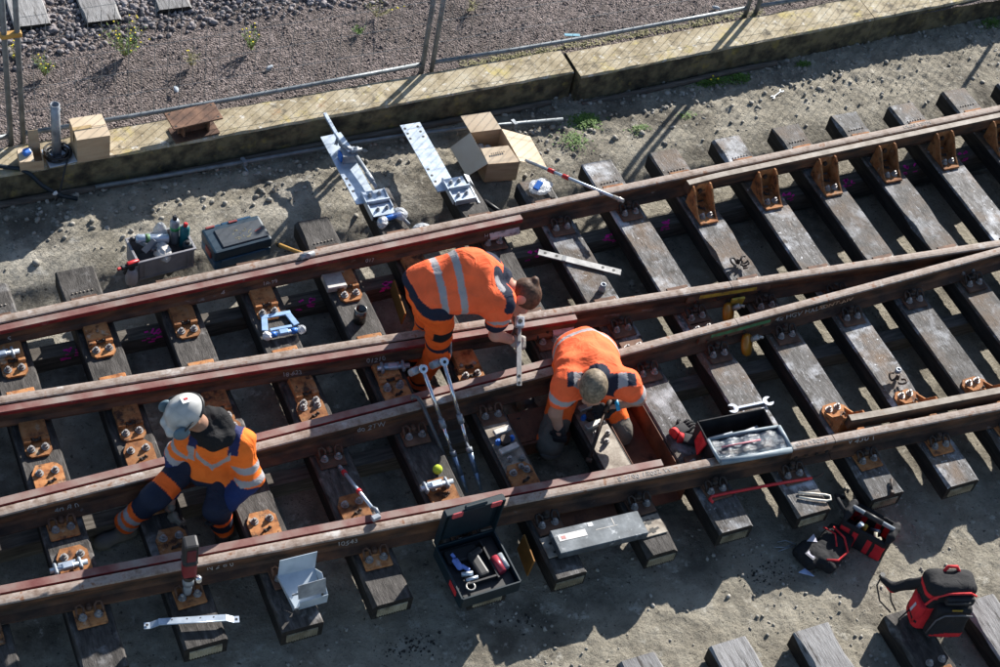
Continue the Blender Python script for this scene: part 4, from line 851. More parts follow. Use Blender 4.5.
# ================================================================== BETWEEN THE RAILS
def ratchet(p0, p1, lab):
    t = thing('ratchet_wrench', lab, 'ratchet wrench', p0, group='ratchet wrenches leaning on the third rail'); e = Vector(p1) - Vector(p0); L = e.length; u = e / L
    b = MB(); b.tube([u * .02, u * L * .42], .0145, 12); b.tube([u * L * .42, u * L * .66 + Vector((0, 0, -.012))], .013, 12); b.build('shaft', CHROME, t)
    b = MB(); b.tube([u * L * .40, u * L * .47], .021, 12); b.build('collar', ZINCD, t); b = MB(); b.tube([u * L * .66, u * L * .70], .022, 12); b.build('collar', ZINCD, t)
    b = MB(); b.tube([u * L * .70, u * L * .86], .019, 12); b.tube([u * L * .86, u * L], [.019, .011], 12); b.build('grip', plain('blue_steel', (.22, .30, .42), .3, .6), t)
    hd = Vector((.0, .75, -.66)); sx = Vector((1, 0, 0)); 
    b = MB(); ax = u.cross(Vector((1, 0, 0))).normalized(); c0 = -u * .01
    b.tube([c0 - ax * .020, c0 + ax * .020], .030, 16); b.build('head', CHROME, t)
    b = MB(); b.tube([c0 - ax * .022, c0 + ax * .0215], .012, 12); b.build('square_drive', DCLIP, t)
    b = MB(); b.box(c0 + Vector((-.05, .02, -.035)), (.07, .05, .07), (.5, .2, .3), .012); b.build('socket', ZINCD, t)
ratchet((2.605, .865, .415), (2.785, .263, -.25), 'left of the two chrome ratchet wrenches leaning on the third rail')
ratchet((2.765, .885, .415), (2.885, .251, -.25), 'right of the two chrome ratchet wrenches leaning on the third rail')
b = MB(); b.tube([(2.515, .79, .215), (2.535, .805, .232), (2.558, .785, .235), (2.575, .74, .215), (2.60, .65, .14), (2.655, .50, -.02), (2.73, .34, -.22)], .0145, 10); b.build('pry_bar', plain('dark_bar_steel', (.10, .10, .105), .4, .5), label='black hooked pry bar leaning on the third rail beside the ratchet wrenches', cat='pry bar')
def shackle(x, y, rz, lab, loops, sock=False):
    t = thing('rail_shackle', lab, 'shackle', (x, y, .004), (0, 0, rz))
    for i, (a, c, r_) in enumerate(loops):
        b = MB(); P = []; a *= .72; c *= .72
        for k in range(11):
            an = -.4 + k * .47; P.append((a + .027 * math.cos(an + r_), c + .027 * math.sin(an + r_), .022 + .03 * abs(math.sin(k * .31 + r_))))
        b.tube(P, .008, 8); b.build('hook', DCLIP, t)
    b = MB(); b.cyl((0, -.01, .03), (.05, .02, .03), .013, 8); b.cyl((.0, .0, .02), (.0, .0, .075), .011, 8); b.build('bolt', DCLIP, t)
    if sock: b = MB(); b.lathe([(.022, .05), (.022, .085), (.012, .085), (.012, .06)], (.03, .03, 0), 12); b.build('ring_nut', ZINCD, t)
shackle(5.53, 1.50, .3, 'pair of black rail shackles on a grey sleeper beyond the second rail joint', ((-.03, .03, 0), (.06, -.06, 2), (.01, -.09, 4), (.09, -.02, 1)))
shackle(6.16, .13, .2, 'black shackle with ring nut on the sleeper behind the first lower guard bracket', ((-.03, .03, 1), (.02, -.07, 3)), True)
def bond(x, y, z, lab):
    t = thing('rail_clamp', lab, 'clamp', (x, y, z), (0, 0, .5), 'amber clamps at the rail joints')
    b = MB(); b.lathe([(.02, -.026), (.080, -.022), (.088, .0), (.080, .022), (.02, .026)], n=20, mat=Matrix.Rotation(1.1, 4, 'X') @ Matrix.Rotation(.3, 4, 'Y')); b.build('disc', AMBER, t)
    b = MB(); b.cyl((-.03, -.02, -.03), (.07, .01, .03), .014, 10); b.build('shaft', AMBER, t)
    b = MB(); b.cyl((.045, .0, .02), (.085, -.035, .055), .022, 12); b.cyl((.085, -.035, .055), (.11, -.06, .045), .012, 10); b.build('screw', STEEL, t)
bond(5.22, 1.06, .01, 'amber disc clamp hanging below the yellow striped joint'); bond(5.21, .745, .01, 'amber disc clamp hanging below the green striped joint')
b = MB(); b.box((5.30, 1.105, .07), (.11, .02, .10), (.1, 0, -.05), .004); o = b.build('bond_plate', M('stained_yellow', [(.10, .06, .02), (.36, .26, .03), (.5, .38, .05)], 18, 5, .6), label='yellow stained bracket plate below the second rail joint', cat='bracket')
# ================================================================== JOINT SLEEPER BAY
TR = M('rust_and_bounce_mat', [(.055, .024, .016), (.11, .045, .026), (.17, .075, .042)], 6, 7, .75, .1, .4, 50, bdist=.003, dirt=[((.05, .022, .015), 8, .62, .06)])
def trough(x0, x1, y0, y1, lab):
    t = thing('steel_tray', lab, 'steel tray', ((x0 + x1) / 2, (y0 + y1) / 2, -.20)); w_, d_ = x1 - x0, y1 - y0
    b = MB(); b.box((0, 0, -.006), (w_, d_, .010)); b.build('floor', TR, t)
    b = MB(); b.box((-w_ / 2 + .004, 0, .095), (.007, d_, .19)); b.build('side_plate', TR, t)
    b = MB(); b.box((w_ / 2 - .004, 0, .095), (.007, d_, .19)); b.build('side_plate', TR, t)  # orange bounce on the next sleeper's side, put into this plate's colour
    return t
t = trough(3.885, 4.198, -.25, .62, 'rust red steel tray with a bounce tinted side in the bay right of the kneeling worker')
t = thing('steel_tray', 'rust red steel tray behind the left knee of the kneeling worker', 'steel tray', (3.42, .55, -.2))
b = MB(); b.hull([(-.20, -.10, .08), (.21, -.10, .08), (.21, .11, .08), (-.20, .11, .08), (-.20, -.10, .10), (.21, -.10, .10), (.21, .11, .17), (-.20, .11, .17)]); b.build('plate', TR, t)
b = MB(); b.box((0, -.115, .03), (.42, .02, .13)); b.build('front_edge', TR, t)
for x in (-.13, .1): b = MB(); b.lathe([(.014, 0), (.014, .002)], (x, .07, .155), 10); b.build('hole', GREASE, t)
t = thing('steel_tray', 'rusty steel plate bridging the joint sleepers under the grey metal lid', 'steel tray', (3.42, -.26, -.06))
b = MB(); b.box((0, .0, 0), (.42, .20, .012), (.3, 0, 0)); b.build('plate', TR, t)
t = thing('timber_board', 'brown board lying in the bay before the kneeling worker', 'board', (3.42, -.02, -.17), (0, 0, .02))
b = MB(); b.box((0, 0, 0), (.42, .16, .03), bev=.004); b.build('board', M('brown_board', [(.10, .06, .04), (.18, .115, .075), (.24, .165, .11)], 5, 7, .8, stretch=(1, 8, 8)), t)
b = MB(); b.box((2.885, 1.90, -.10), (.014, .34, .12), (0, .12, -.12), .004); o = b.build('spacer_plate', plain('ochre_rust', (.22, .10, .02), .8), label='ochre plate standing between sleepers left of the bent worker', cat='plate')
b = MB(); b.box((2.90, -.42, -.09), (.014, .22, .17), (0, .1, -.1), .004); o = b.build('spacer_plate', plain('ochre_rust', (.36, .17, .03), .7), label='ochre plate standing beside the open teal tool case', cat='plate')
def jointgear(x, y, lab, seed):
    t = thing('lock_gear', lab, 'lock part', (x, y, .013)); r_ = random.Random(seed)
    b = MB(); b.box((.01, .16, .03), (.13, .045, .028), (0, 0, .12), .004); b.build('spacer', STEEL, t)
    b = MB(); b.box((-.01, .0, .035), (.15, .045, .03), (0, 0, .18), .004); b.build('spacer', STEEL, t)
    b = MB(); b.cyl((0, .08, .0), (0, .08, .045), .036, 14); b.build('pivot', DCLIP, t)
    for px, py in ((-.05, .085), (.055, .09), (-.03, -.07), (.06, -.085), (.02, -.15)):
        b = MB(); b.hexa((px, py, 0), .02, .03); b.cyl((px, py, .03), (px, py, .045), .011, 8); b.build('bolt', BLUEB if py > .08 else BOLT, t)
jointgear(3.085, .33, 'pale spacers and bolts clamped on the joint sleeper left of the kneeling worker', 1)
jointgear(3.755, .36, 'pale spacers and bolts on the joint sleeper between the knees of the kneeling worker', 2)
for i, (x, y, r0) in enumerate(((3.95, -.03, .5), (3.33, .02, 1.0), (3.28, .57, .2))):
    b = MB(); b.prism([(-.05, -.02), (.0, -.028), (.05, .0), (.035, .022), (-.01, .008), (-.045, .016)], 0, .004); b.build('wood_chip', plain('pale_wood', (.52, .40, .25), .9), loc=(x, y, (-.188, -.15, -.10)[i]), rot=(.2, .1, r0), label=('pale wood chip on the rust red tray by the right knee', 'pale curved wood chip on the brown board', 'tiny pale wood chip on the tray behind the left knee')[i], cat='wood chip')
# ================================================================== TOOL ROLL, SPANNERS
def toolroll():
    t = thing('tool_pouch', 'open black tool pouch with clear front leaning on the nearest rail', 'tool pouch', (4.63, -.09, .0), (0, 0, -.05))
    b = MB(); b.sheet([(-.25, .15, .01), (.28, .15, .01), (.27, .16, .20), (-.24, .16, .20)], .008); b.build('back_wall', BLACKF, t)
    b = MB(); b.sheet([(-.25, .15, .01), (-.25, -.12, .01), (-.25, -.12, .20), (-.25, .16, .20)], .006); b.build('side_wall', BLACKF, t); b = MB(); b.sheet([(.28, -.12, .01), (.28, .15, .01), (.27, .16, .20), (.27, -.12, .20)], .006); b.build('side_wall', BLACKF, t)
    b = MB(); b.sheet([(-.25, -.12, .006), (.28, -.12, .006), (.28, .15, .006), (-.25, .15, .006)], .006); b.build('floor', BLACKF, t)
    nx = 14; V = []; b = MB()
    cs = [[b.bm.verts.new((-.255 + .54 * i / nx, -.03 - .19 * j / 6, .222 + .010 * math.sin(i * 1.7 + j) * (j < 6) - (.012 if j in (0, 6) else 0))) for j in range(7)] for i in range(nx + 1)]
    for a, c in zip(cs, cs[1:]):
        for j in range(6): b.bm.faces.new((a[j], a[j + 1], c[j + 1], c[j])).smooth = True
    bmesh.ops.solidify(b.bm, geom=list(b.bm.faces), thickness=.008)
    b.build('window', M('vinyl_highlight_mat', [(.012, .02, .04), (.035, .055, .09), (.10, .14, .19), (.40, .45, .50)], 9, 5, .16, 0, .8, 26, stretch=(.7, 2.2, 1), bdist=.008, mus=.62), t)  # pale end of the ramp paints highlights into the navy vinyl
    b = MB(); b.tube([(-.26, -.02, .22), (0, -.018, .222), (.29, -.03, .22)], .012, 8); b.tube([(-.255, -.215, .215), (0, -.23, .218), (.29, -.235, .215)], .022, 10); b.tube([(-.26, -.02, .22), (-.262, -.12, .22), (-.255, -.215, .215)], .012, 8); b.tube([(.29, -.03, .22), (.292, -.12, .22), (.29, -.235, .215)], .018, 8); b.build('edge_piping', plain('grey_piping', (.20, .245, .275), .5), t)
    b = MB(); b.cyl((-.2, -.11, .232), (.10, -.115, .232), .006, 8); b.build('marker', plain('pale_red_pen', (.6, .2, .22)), t)
    b = MB(); b.sheet([(-.255, .10, .05), (-.29, -.02, .05), (-.26, -.03, .18), (-.255, .08, .19)], .01); b.build('red_lining', REDF, t)
    for i, (x0, y0, x1, y1, r_, m) in enumerate(((-.2, .07, .0, .06, .012, ZINCD), (-.05, .03, .2, .05, .017, plain('grey_handle', (.3, .31, .33))), (-.22, .0, -.02, .02, .01, plain('blue_steel', (.22, .30, .42), .3, .6)), (.05, .0, .24, .02, .012, plain('blue_steel', (.22, .30, .42), .3, .6)))):
        b = MB(); b.cyl((x0, y0, .10), (x1, y1, .12), r_, 8); tag(b.build('hand_tool', m, loc=(4.63, -.09, .0)), ('silver rod tool lying deepest in the open tool pouch', 'grey handled tool lying in the open tool pouch', 'blue steel tool at the left of the open tool pouch', 'blue steel tool at the right of the open tool pouch')[i], 'tool')
toolroll()
def spanner(c, rz, L, lab, s=1.0, mat=CHROME, z=.004):
    t = thing('spanner', lab, 'spanner', (c[0], c[1], z), (0, 0, rz)); h = .012 * s
    b = MB(); b.box((0, 0, h / 2), (L * .78, .020 * s, h * .8), bev=.003); b.build('shank', mat, t)
    for sg in (-1, 1):
        P = []
        for k in range(13):
            a = .62 + k * (2 * PI - 1.24) / 12; P.append((sg * (L / 2 - .03 * s) + sg * .036 * s * math.cos(a + .26), .036 * s * math.sin(a + .26)))
        P += [(sg * (L / 2 - .035 * s), -.014 * s), (sg * (L / 2 - .045 * s), 0), (sg * (L / 2 - .035 * s), .014 * s)]
        b = MB(); b.prism(P if sg > 0 else P[::-1], 0, h); b.build('jaw', mat, t)
spanner((4.955, .225), -.04, .36, 'large bright open ended spanner lying on a sleeper above the tool pouch', 1.15)
spanner((4.95, .155), .0, .20, 'smaller spanner lying just below the large bright one', .7)
spanner((4.90, .10), -.1, .15, 'smallest spanner half under the tool pouch', .6, ZINCD)
spanner((7.06, 3.42), .45, .17, 'lone small spanner lying on the rubble near the edge beam', .55, ZINCD, -.205)
def glove(c, rz, lab, sc=1.0):
    t = thing('work_glove', lab, 'glove', c, (0, 0, rz))
    b = MB(); b.box((0, 0, .02), (.10, .085, .035), (0, .1, 0), .014, seg=2); 
    for i in range(4): b.tube([(.045, -.032 + i * .021, .02), (.085 + .012 * (i in (1, 2)), -.036 + i * .024, .03), (.105 + .016 * (i in (1, 2)), -.036 + i * .024, .016)], [.011, .010, .008], 8)
    b.tube([(.0, .045, .02), (.03, .07, .022), (.055, .072, .016)], [.012, .011, .008], 8); b.build('hand', BLACKF, t)
    b = MB(); b.tube([(-.05, 0, .022), (-.085, 0, .024)], [.036, .04], 12); b.build('cuff', REDF, t)
glove((4.345, .16, .006), .25, 'black work glove with red cuff lying left of the tool pouch')
glove((4.36, .06, .006), -.5, 'crumpled black work glove half under the tool pouch')
b = MB(); b.tube([(4.265, -.475, .03), (4.255, -.442, .03), (4.28, -.425, .028), (4.40, -.43, .026), (4.75, -.455, .022), (5.06, -.487, .020)], .011, 10); o = b.build('crowbar', REDP, label='red painted crowbar lying across two sleepers in front of the nearest rail', cat='crowbar')
b = MB(); b.tube([(5.06, -.487, .02), (5.12, -.487, .022), (5.16, -.478, .035)], [.011, .010, .005], 8); b.build('tip', DCLIP, o)
b = MB(); b.tube([(4.905, -.565, .012), (5.0, -.60, .012), (5.085, -.635, .012), (5.115, -.655, .012), (5.105, -.685, .012), (5.07, -.685, .012), (4.98, -.645, .012), (4.89, -.60, .012)], .008, 8); b.build('hairpin', plain('pale_wire', (.62, .58, .50), .5, .2), label='pale folded steel hairpin on the end of a sleeper above the tool bag', cat='pin')
b = MB(); b.tube([(5.575, -.75, .012), (5.625, -.66, .02)], .010, 8); b.hexa((5.575, -.75, .012), .018, .02, (-.4, -.9, 0)); b.build('bolt', DCLIP, label='loose black bolt lying on a sleeper end right of the tool bag', cat='bolt')
# ================================================================== IN FRONT OF THE NEAREST RAIL
def impact():
    t = thing('impact_wrench', 'black and red impact wrench standing nose down on a rail bolt', 'impact wrench', (.70, -.125, .02), (.03, 0, -.1))
    b = MB(); b.lathe([(.024, .02), (.027, .05), (.027, .10), (.022, .11), (.034, .13), (.036, .17), (.028, .18), (.028, .20)], n=16); b.build('socket', ZINCD, t)
    b = MB(); b.lathe([(.036, .20), (.044, .22), (.044, .25)], n=16); b.build('nose', DCLIP, t)
    b = MB(); b.box((0, 0, .33), (.085, .085, .16), bev=.02, seg=2); b.build('housing', plain('worn_red', (.20, .018, .022), .55), t)
    b = MB(); b.box((0, 0, .405), (.092, .09, .05), bev=.015); b.box((0, .0, .52), (.088, .09, .17), bev=.015, seg=2); b.build('grip', BLACKM, t)
    b = MB(); b.box((0, -.046, .51), (.055, .012, .12), bev=.004); b.build('battery', plain('dull_red', (.12, .012, .02), .5), t)
    b = MB(); b.cyl((.05, -.03, .24), (.05, -.07, .25), .016, 10); b.ball((.05, -.05, .25), .024, sub=1); b.build('knob', CHROME, t)
impact()
def tealcase():
    t = thing('tool_case', 'open dark teal tool case with red latches standing on a sleeper end', 'tool case', (2.49, -.50, .004), (0, 0, .03))
    w_, d_, h_ = .41, .42, .105
    b = MB()
    for c, d in (((0, -d_ / 2, h_ / 2), (w_, .014, h_)), ((0, d_ / 2, h_ / 2), (w_, .014, h_)), ((-w_ / 2, 0, h_ / 2), (.014, d_, h_)), ((w_ / 2, 0, h_ / 2), (.014, d_, h_)), ((0, 0, .006), (w_, d_, .010))): b.box(c, d, bev=.003)
    b.build('bottom_shell', TEAL, t)
    b = MB(); b.box((0, .0, .045), (w_ - .03, d_ - .03, .02)); b.box((.09, .02, .07), (.012, .3, .05)); b.box((-.02, -.11, .07), (.2, .012, .05)); b.box((-.06, .12, .065), (.22, .10, .04), bev=.01); b.build('inlay', BLACKM, t)
    L = Matrix.Translation((0, d_ / 2 + .01, h_)) @ Matrix.Rotation(R(4), 4, 'X')
    def lb(c, d, bev=.004): b.box(L @ Vector(c), d, (R(4), 0, 0), bev)
    b = MB(); lb((0, .025, .19), (w_, .012, .38)); lb((-w_ / 2, 0, .19), (.012, .05, .38)); lb((w_ / 2, 0, .19), (.012, .05, .38)); lb((0, 0, .38), (w_, .05, .014)); b.build('lid', TEAL, t)
    b = MB(); lb((0, .012, .19), (w_ - .08, .014, .28), .02); b.build('lid_panel', DBLUE, t)
    b = MB(); lb((0, -.01, .405), (.16, .03, .03), .01); b.build('handle', TEAL, t)
    for x in (-.13, .14): b = MB(); lb((x, -.028, .372), (.075, .014, .05), .005); b.build('latch', plain('faded_red', (.45, .06, .07), .5), t)
    b = MB(); lb((.0, .002, .335), (.05, .003, .012), 0); b.build('sticker', WHITE, t)
    b = MB(); b.box((-w_ / 2 - .009, -.09, .06), (.006, .10, .05), bev=.002); b.build('side_latch', REDP, t)
    def inn(name, lab, cat, f, m): b = MB(); f(b); tag(b.build(name, m, loc=(2.49, -.50, .06), rot=(0, 0, .03)), lab, cat)
    inn('blue_glove', 'blue rubber glove lying in the open teal tool case', 'glove', lambda b: (b.box((-.12, .05, .03), (.05, .09, .03), (.1, .2, .2), .012), b.tube([(-.10, .03, .03), (-.07, -.02, .035)], .013, 8), b.tube([(-.12, .1, .03), (-.13, .13, .04)], .012, 8)), plain('rubber_blue', (.16, .25, .62), .5))
    inn('silver_tube', 'short silver tube in the open teal tool case', 'tube', lambda b: (b.cyl((-.13, -.03, .03), (-.06, -.05, .04), .016, 10), b.cyl((-.12, -.08, .03), (-.04, -.085, .04), .012, 10)), ZINC)
    inn('steel_ring', 'steel ring at the front corner of the open teal tool case', 'ring', lambda b: b.tube([(-.11 + .028 * math.cos(a * .45), -.13 + .028 * math.sin(a * .45), .03) for a in range(14)], .006, 6, closed=True), STEEL)
    inn('red_bottle', 'dark red bottle at the right side of the open teal tool case', 'bottle', lambda b: b.cyl((.13, -.10, .03), (.12, .02, .035), .028, 12), plain('dark_red', (.30, .03, .05), .4))
    inn('clear_jar', 'pale clear jar beside the dark red bottle in the tool case', 'jar', lambda b: b.cyl((.17, -.08, .03), (.165, .03, .03), .022, 12), plain('smoky_jar', (.30, .33, .36), .2))
    inn('drill_body', 'black power tool lying in the middle of the open tool case', 'power tool', lambda b: (b.box((.0, .0, .03), (.07, .18, .05), (0, 0, .1), .015, seg=2), b.box((.02, .09, .035), (.10, .05, .045), (0, 0, .3), .012)), BLACKM)
tealcase()
def greylid():
    t = thing('metal_lid', 'long grey metal cover with worn label laid across two sleeper ends', 'metal cover', (3.375, -.49, .013), (0, 0, -.035))
    b = MB(); b.box((0, 0, .035), (.645, .19, .062), bev=.006); b.build('cover', M('dull_cover_mat', [(.05, .058, .066), (.088, .102, .115), (.145, .163, .18)], 9, 8, .55, .3, .4, 40, bdist=.002, dirt=[((.34, .36, .38), 14, .64, .05)]), t)
    b = MB(); b.box((-.19, .02, .0673), (.20, .05, .002)); b.build('label_plate', plain('pale_label', (.62, .60, .58), .5), t)
    b = MB(); b.box((-.255, .02, .069), (.03, .025, .001)); b.build('label_print', plain('faint_red', (.5, .22, .2), .6), t)
    b = MB(); b.box((-.04, .07, .0673), (.035, .03, .002)); b.build('sticker', WHITE, t)
    b = MB(); b.box((.12, .055, .0668), (.004, .055, .001)); b.box((.06, .02, .0668), (.16, .003, .001)); b.build('scratch', STEEL, t)
greylid()
def sheetbox():
    t = thing('sheet_metal_box', 'folded shiny zinc sheet metal box standing on a sleeper end', 'metal box', (1.37, -.36, .004), (0, 0, -.02))
    b = MB(); b.sheet([(-.12, .16, .08), (.12, .155, .08), (.125, .165, .245), (-.115, .17, .235)], .004); b.build('back_panel', ZINCB, t)
    b = MB(); b.sheet([(-.12, .16, .08), (-.07, -.06, .005), (.11, -.06, .005), (.12, .155, .08)], .004); b.build('floor_panel', ZINCB, t)
    b = MB(); b.sheet([(-.125, .155, .08), (-.08, -.065, .005), (-.08, -.07, .06), (-.125, .14, .11)], .004); b.build('side_panel', ZINCB, t)
    b = MB(); b.sheet([(-.05, -.065, .005), (.135, -.06, .005), (.135, -.062, .095), (-.05, -.067, .09)], .004); b.build('front_panel', ZINCB, t)
    b = MB(); b.sheet([(-.055, -.05, .10), (.125, -.045, .10), (.125, -.01, .205), (-.055, -.015, .20)], .004); b.build('inner_panel', ZINCD, t)
    b = MB(); b.sheet([(.12, .15, .08), (.135, -.055, .01), (.135, -.055, .095), (.13, .06, .16)], .004); b.build('side_panel', ZINCB, t)
    b = MB(); b.box((-.075, -.04, .15), (.04, .004, .02)); b.box((-.07, -.07, .03), (.045, .004, .02)); b.build('tab', ZINCD, t)
sheetbox()
t = thing('steel_strap', 'galvanised cranked steel strap lying across a sleeper end at lower left', 'strap', (.67, -.325, .012), (0, 0, -.23))
b = MB(); b.sheet([(-.20, -.022, .035), (.20, -.022, .035), (.20, .022, .035), (-.20, .022, .035)], .007); b.build('bar', ZINC, t)
for s in (-1, 1):
    b = MB(); P = [(s * .20, -.022, .035), (s * .25, -.022, .006), (s * .25, .022, .006), (s * .20, .022, .035)]; b.sheet(P, .007); b.sheet([(s * .25, -.022, .006), (s * .285, -.022, .006), (s * .285, .022, .006), (s * .25, .022, .006)], .007); b.build('end_tab', ZINC, t)
    b = MB(); b.lathe([(.009, 0), (.009, .001)], (s * .268, 0, .0135), 10); b.build('hole', GREASE, t)
b = MB(); b.tube([(-.2, -.022, .04), (.2, -.022, .04)], .004, 6); b.build('folded_edge', ZINC, t)
for x in (-.12, -.03, .05, .13): b = MB(); b.lathe([(.005, 0), (.005, .001)], (x, .008, .0425), 8); b.build('hole', GREASE, t)
t = thing('paper_rag', 'pale blue paper scrap on the ground below the tool bag flap', 'paper scrap', (4.80, -1.03, -.29)); b = MB(); b.prism([(-.04, .03), (.02, .045), (.05, -.03)], 0, .012); b.build('sheet', plain('pale_blue_paper', (.45, .55, .8), .8), t)
for i, (x0, y0, x1, y1) in enumerate(((4.70, -.76, 4.84, -.78), (4.71, -.80, 4.85, -.80), (4.74, -.73, 4.86, -.79))):
    b = MB(); b.tube([(x0, y0, -.29), ((x0 + x1) / 2, (y0 + y1) / 2 + .02 * (i - 1), -.28), (x1, y1, -.285)], .004, 6); b.build('wire', ZINCD, label=('longest loose grey wire on the ground left of the tool bag', 'middle loose grey wire on the ground left of the tool bag', 'loose grey wire nearest the sleepers, left of the tool bag')[i], cat='wire', group='loose wires left of the tool bag')
# ================================================================== WEEDS, LITTER
def weed(x, y, z, h, n, lab, flowers=0, green=True, sp=.5, seed=0):
    r_ = random.Random(seed); t = thing('weed_plant', lab, 'weed', (x, y, z)); S = MB(); Lf = MB(); Fl = MB()
    for i in range(n):
        a = r_.random() * 6.28; q = 1.35 * sp * (.3 + .7 * r_.random()); hh = h * (.5 + .5 * r_.random()); P = [(0, 0, 0), (math.cos(a) * q * hh * .5, math.sin(a) * q * hh * .5, hh * .6), (math.cos(a) * q * hh, math.sin(a) * q * hh, hh)]
        S.tube(P, [.0018, .0014, .0010], 4, cap=False)
        for k in range(7):
            tt = .2 + .75 * r_.random(); c = Vector(P[0]).lerp(Vector(P[2]), tt); d = Vector((r_.random() - .5, r_.random() - .5, r_.random() * .5)).normalized() * (.012 + .022 * r_.random()); sdv = d.cross(Vector((0, 0, 1))).normalized() * .005
            v = [Lf.bm.verts.new(p) for p in (c, c + d * .5 + sdv, c + d, c + d * .5 - sdv)]; Lf.bm.faces.new(v)
        if i < flowers: Fl.lathe([(.003, 0), (.0075, .003), (.006, .006)], P[2], 7)
    S.build('stem', DRYG, t); Lf.build('leaves', LEAF if green else DRYG, t, kind='stuff')
    if flowers: Fl.build('flower', FLOW, t, kind='stuff')
weed(1.643, 4.79, .05, .30, 46, 'largest yellow flowering weed on the gravel beyond the fence', 22, seed=1, sp=.62)
weed(.985, 4.70, .04, .20, 26, 'small yellow flowering weed on the gravel by the left fence posts', 7, seed=2)
weed(2.64, 4.66, .04, .20, 26, 'yellow flowering weed on the gravel right of the largest one', 9, seed=3)
weed(3.80, 4.86, .04, .22, 16, 'thin straggly weed with few yellow flowers left of the middle fence posts', 6, False, .9, seed=4)
weed(3.58, 4.68, .04, .07, 20, 'low dark green tuft on gravel left of the middle fence posts', 0, seed=5, sp=.9)
weed(4.62, 4.76, .04, .16, 12, 'thin dry weed on gravel right of the middle fence posts', 0, False, .8, seed=6)
weed(2.12, 4.58, .04, .16, 14, 'sparse dry weed on gravel between two flowering weeds', 2, False, .5, seed=7)
weed(.80, 4.95, .04, .14, 10, 'yellow speckled weed between the fence posts and ballast', 5, False, .6, seed=8)
def mat_weed(x, y, rx, ry, n, lab, seed, fl=0):
    r_ = random.Random(seed); t = thing('ground_weed', lab, 'weed', (x, y, float(gz(x, y)))); Lf = MB(); Fl = MB()
    for i in range(n):
        u = r_.gauss(0, .45); v = r_.gauss(0, .45); c = Vector((u * rx, v * ry, .005 + .035 * r_.random() * max(0, 1 - u * u - v * v))); a = r_.random() * 6.28; l = .008 + .014 * r_.random(); d = Vector((math.cos(a), math.sin(a), .3 * r_.random())) * l; s_ = Vector((-math.sin(a), math.cos(a), .2 * r_.random())) * l * .45
        Lf.bm.faces.new([Lf.bm.verts.new(p) for p in (c, c + d * .5 + s_, c + d, c + d * .5 - s_)])
        if i < fl: Fl.lathe([(.003, .03), (.010, .035), (.008, .04)], (u * rx, v * ry, .02), 7)
    Lf.build('leaves', LEAF, t, kind='stuff')
    if fl: Fl.build('flower', FLOW, t, kind='stuff')
mat_weed(5.20, 3.50, .16, .11, 900, 'bright green weed patch at the kerb joint below the middle edge beam', 1)
mat_weed(5.00, 3.28, .14, .12, 260, 'sparse green weed patch on bare ground right of the open carton', 2)
mat_weed(6.55, 3.70, .20, .05, 500, 'green weeds with yellow flowers along the foot of the middle edge beam', 3, 3)
mat_weed(6.83, 3.70, .12, .07, 420, 'dense green weed clump at the foot of the middle edge beam, rightmost of two', 4)
mat_weed(5.62, 3.30, .10, .06, 130, 'thin green weed on rubble right of the kerb joint', 5)
mat_weed(6.1, 3.36, .12, .06, 90, 'scattered tiny weed on rubble beside the fence post shadow', 6)
mat_weed(9.7, 3.86, .15, .08, 320, 'green weed at the upper right corner against the edge beam', 7)
mat_weed(7.52, 3.74, .08, .04, 160, 'small green weed against the edge beam above the lone spanner', 8)
r_ = random.Random(9); Lf = MB()
for i in range(1500):
    x = 4.3 + 3 * r_.random(); y = 4.10 + .028 * (x - 4.3) + .035 * abs(r_.gauss(0, 1)) + .03 * r_.random() + .0; y = max(y, kerb_front(x) + .34); a = r_.random() * 6.28; l = .012 + .02 * r_.random(); z = float(gravz(x, y)) + .004; d = Vector((math.cos(a), math.sin(a), .6 * r_.random())) * l; s_ = Vector((-math.sin(a), math.cos(a), 0)) * l * .2; c = Vector((x, y, z)); Lf.bm.faces.new([Lf.bm.verts.new(p) for p in (c, c + d * .5 + s_, c + d, c + d * .5 - s_)])
Lf.build('kerb_grass', DRYG, kind='stuff')
crumple('paper_scrap', (1.92, 4.32, .06), .03, (1.2, .6, .3), 'white crumpled paper scrap on the gravel behind the rusty support', 11, plain('blue_white_paper', (.36, .40, .44), .8), 'paper scrap')
b = MB(); b.box((0, 0, 0), (.14, .035, .008), (0, 0, -.25), .003); b.build('blue_strip', plain('cyan_blue', (.10, .30, .40), .6), loc=(5.38, 4.27, .055), label='short blue plastic strip on the gravel behind the middle edge beam', cat='strip')
crumple('paper_scrap', (6.85, 4.34, .06), .03, (1.2, .6, .5), 'white crumpled scrap on dry grass behind the middle edge beam', 12, plain('blue_white_paper', (.36, .40, .44), .8), 'paper scrap')
crumple('paper_scrap', (2.72, 4.42, .05), .028, (1.3, .5, .6), 'pale torn scrap beside a yellow flowering weed', 13, plain('blue_white_paper', (.36, .40, .44), .8), 'paper scrap')
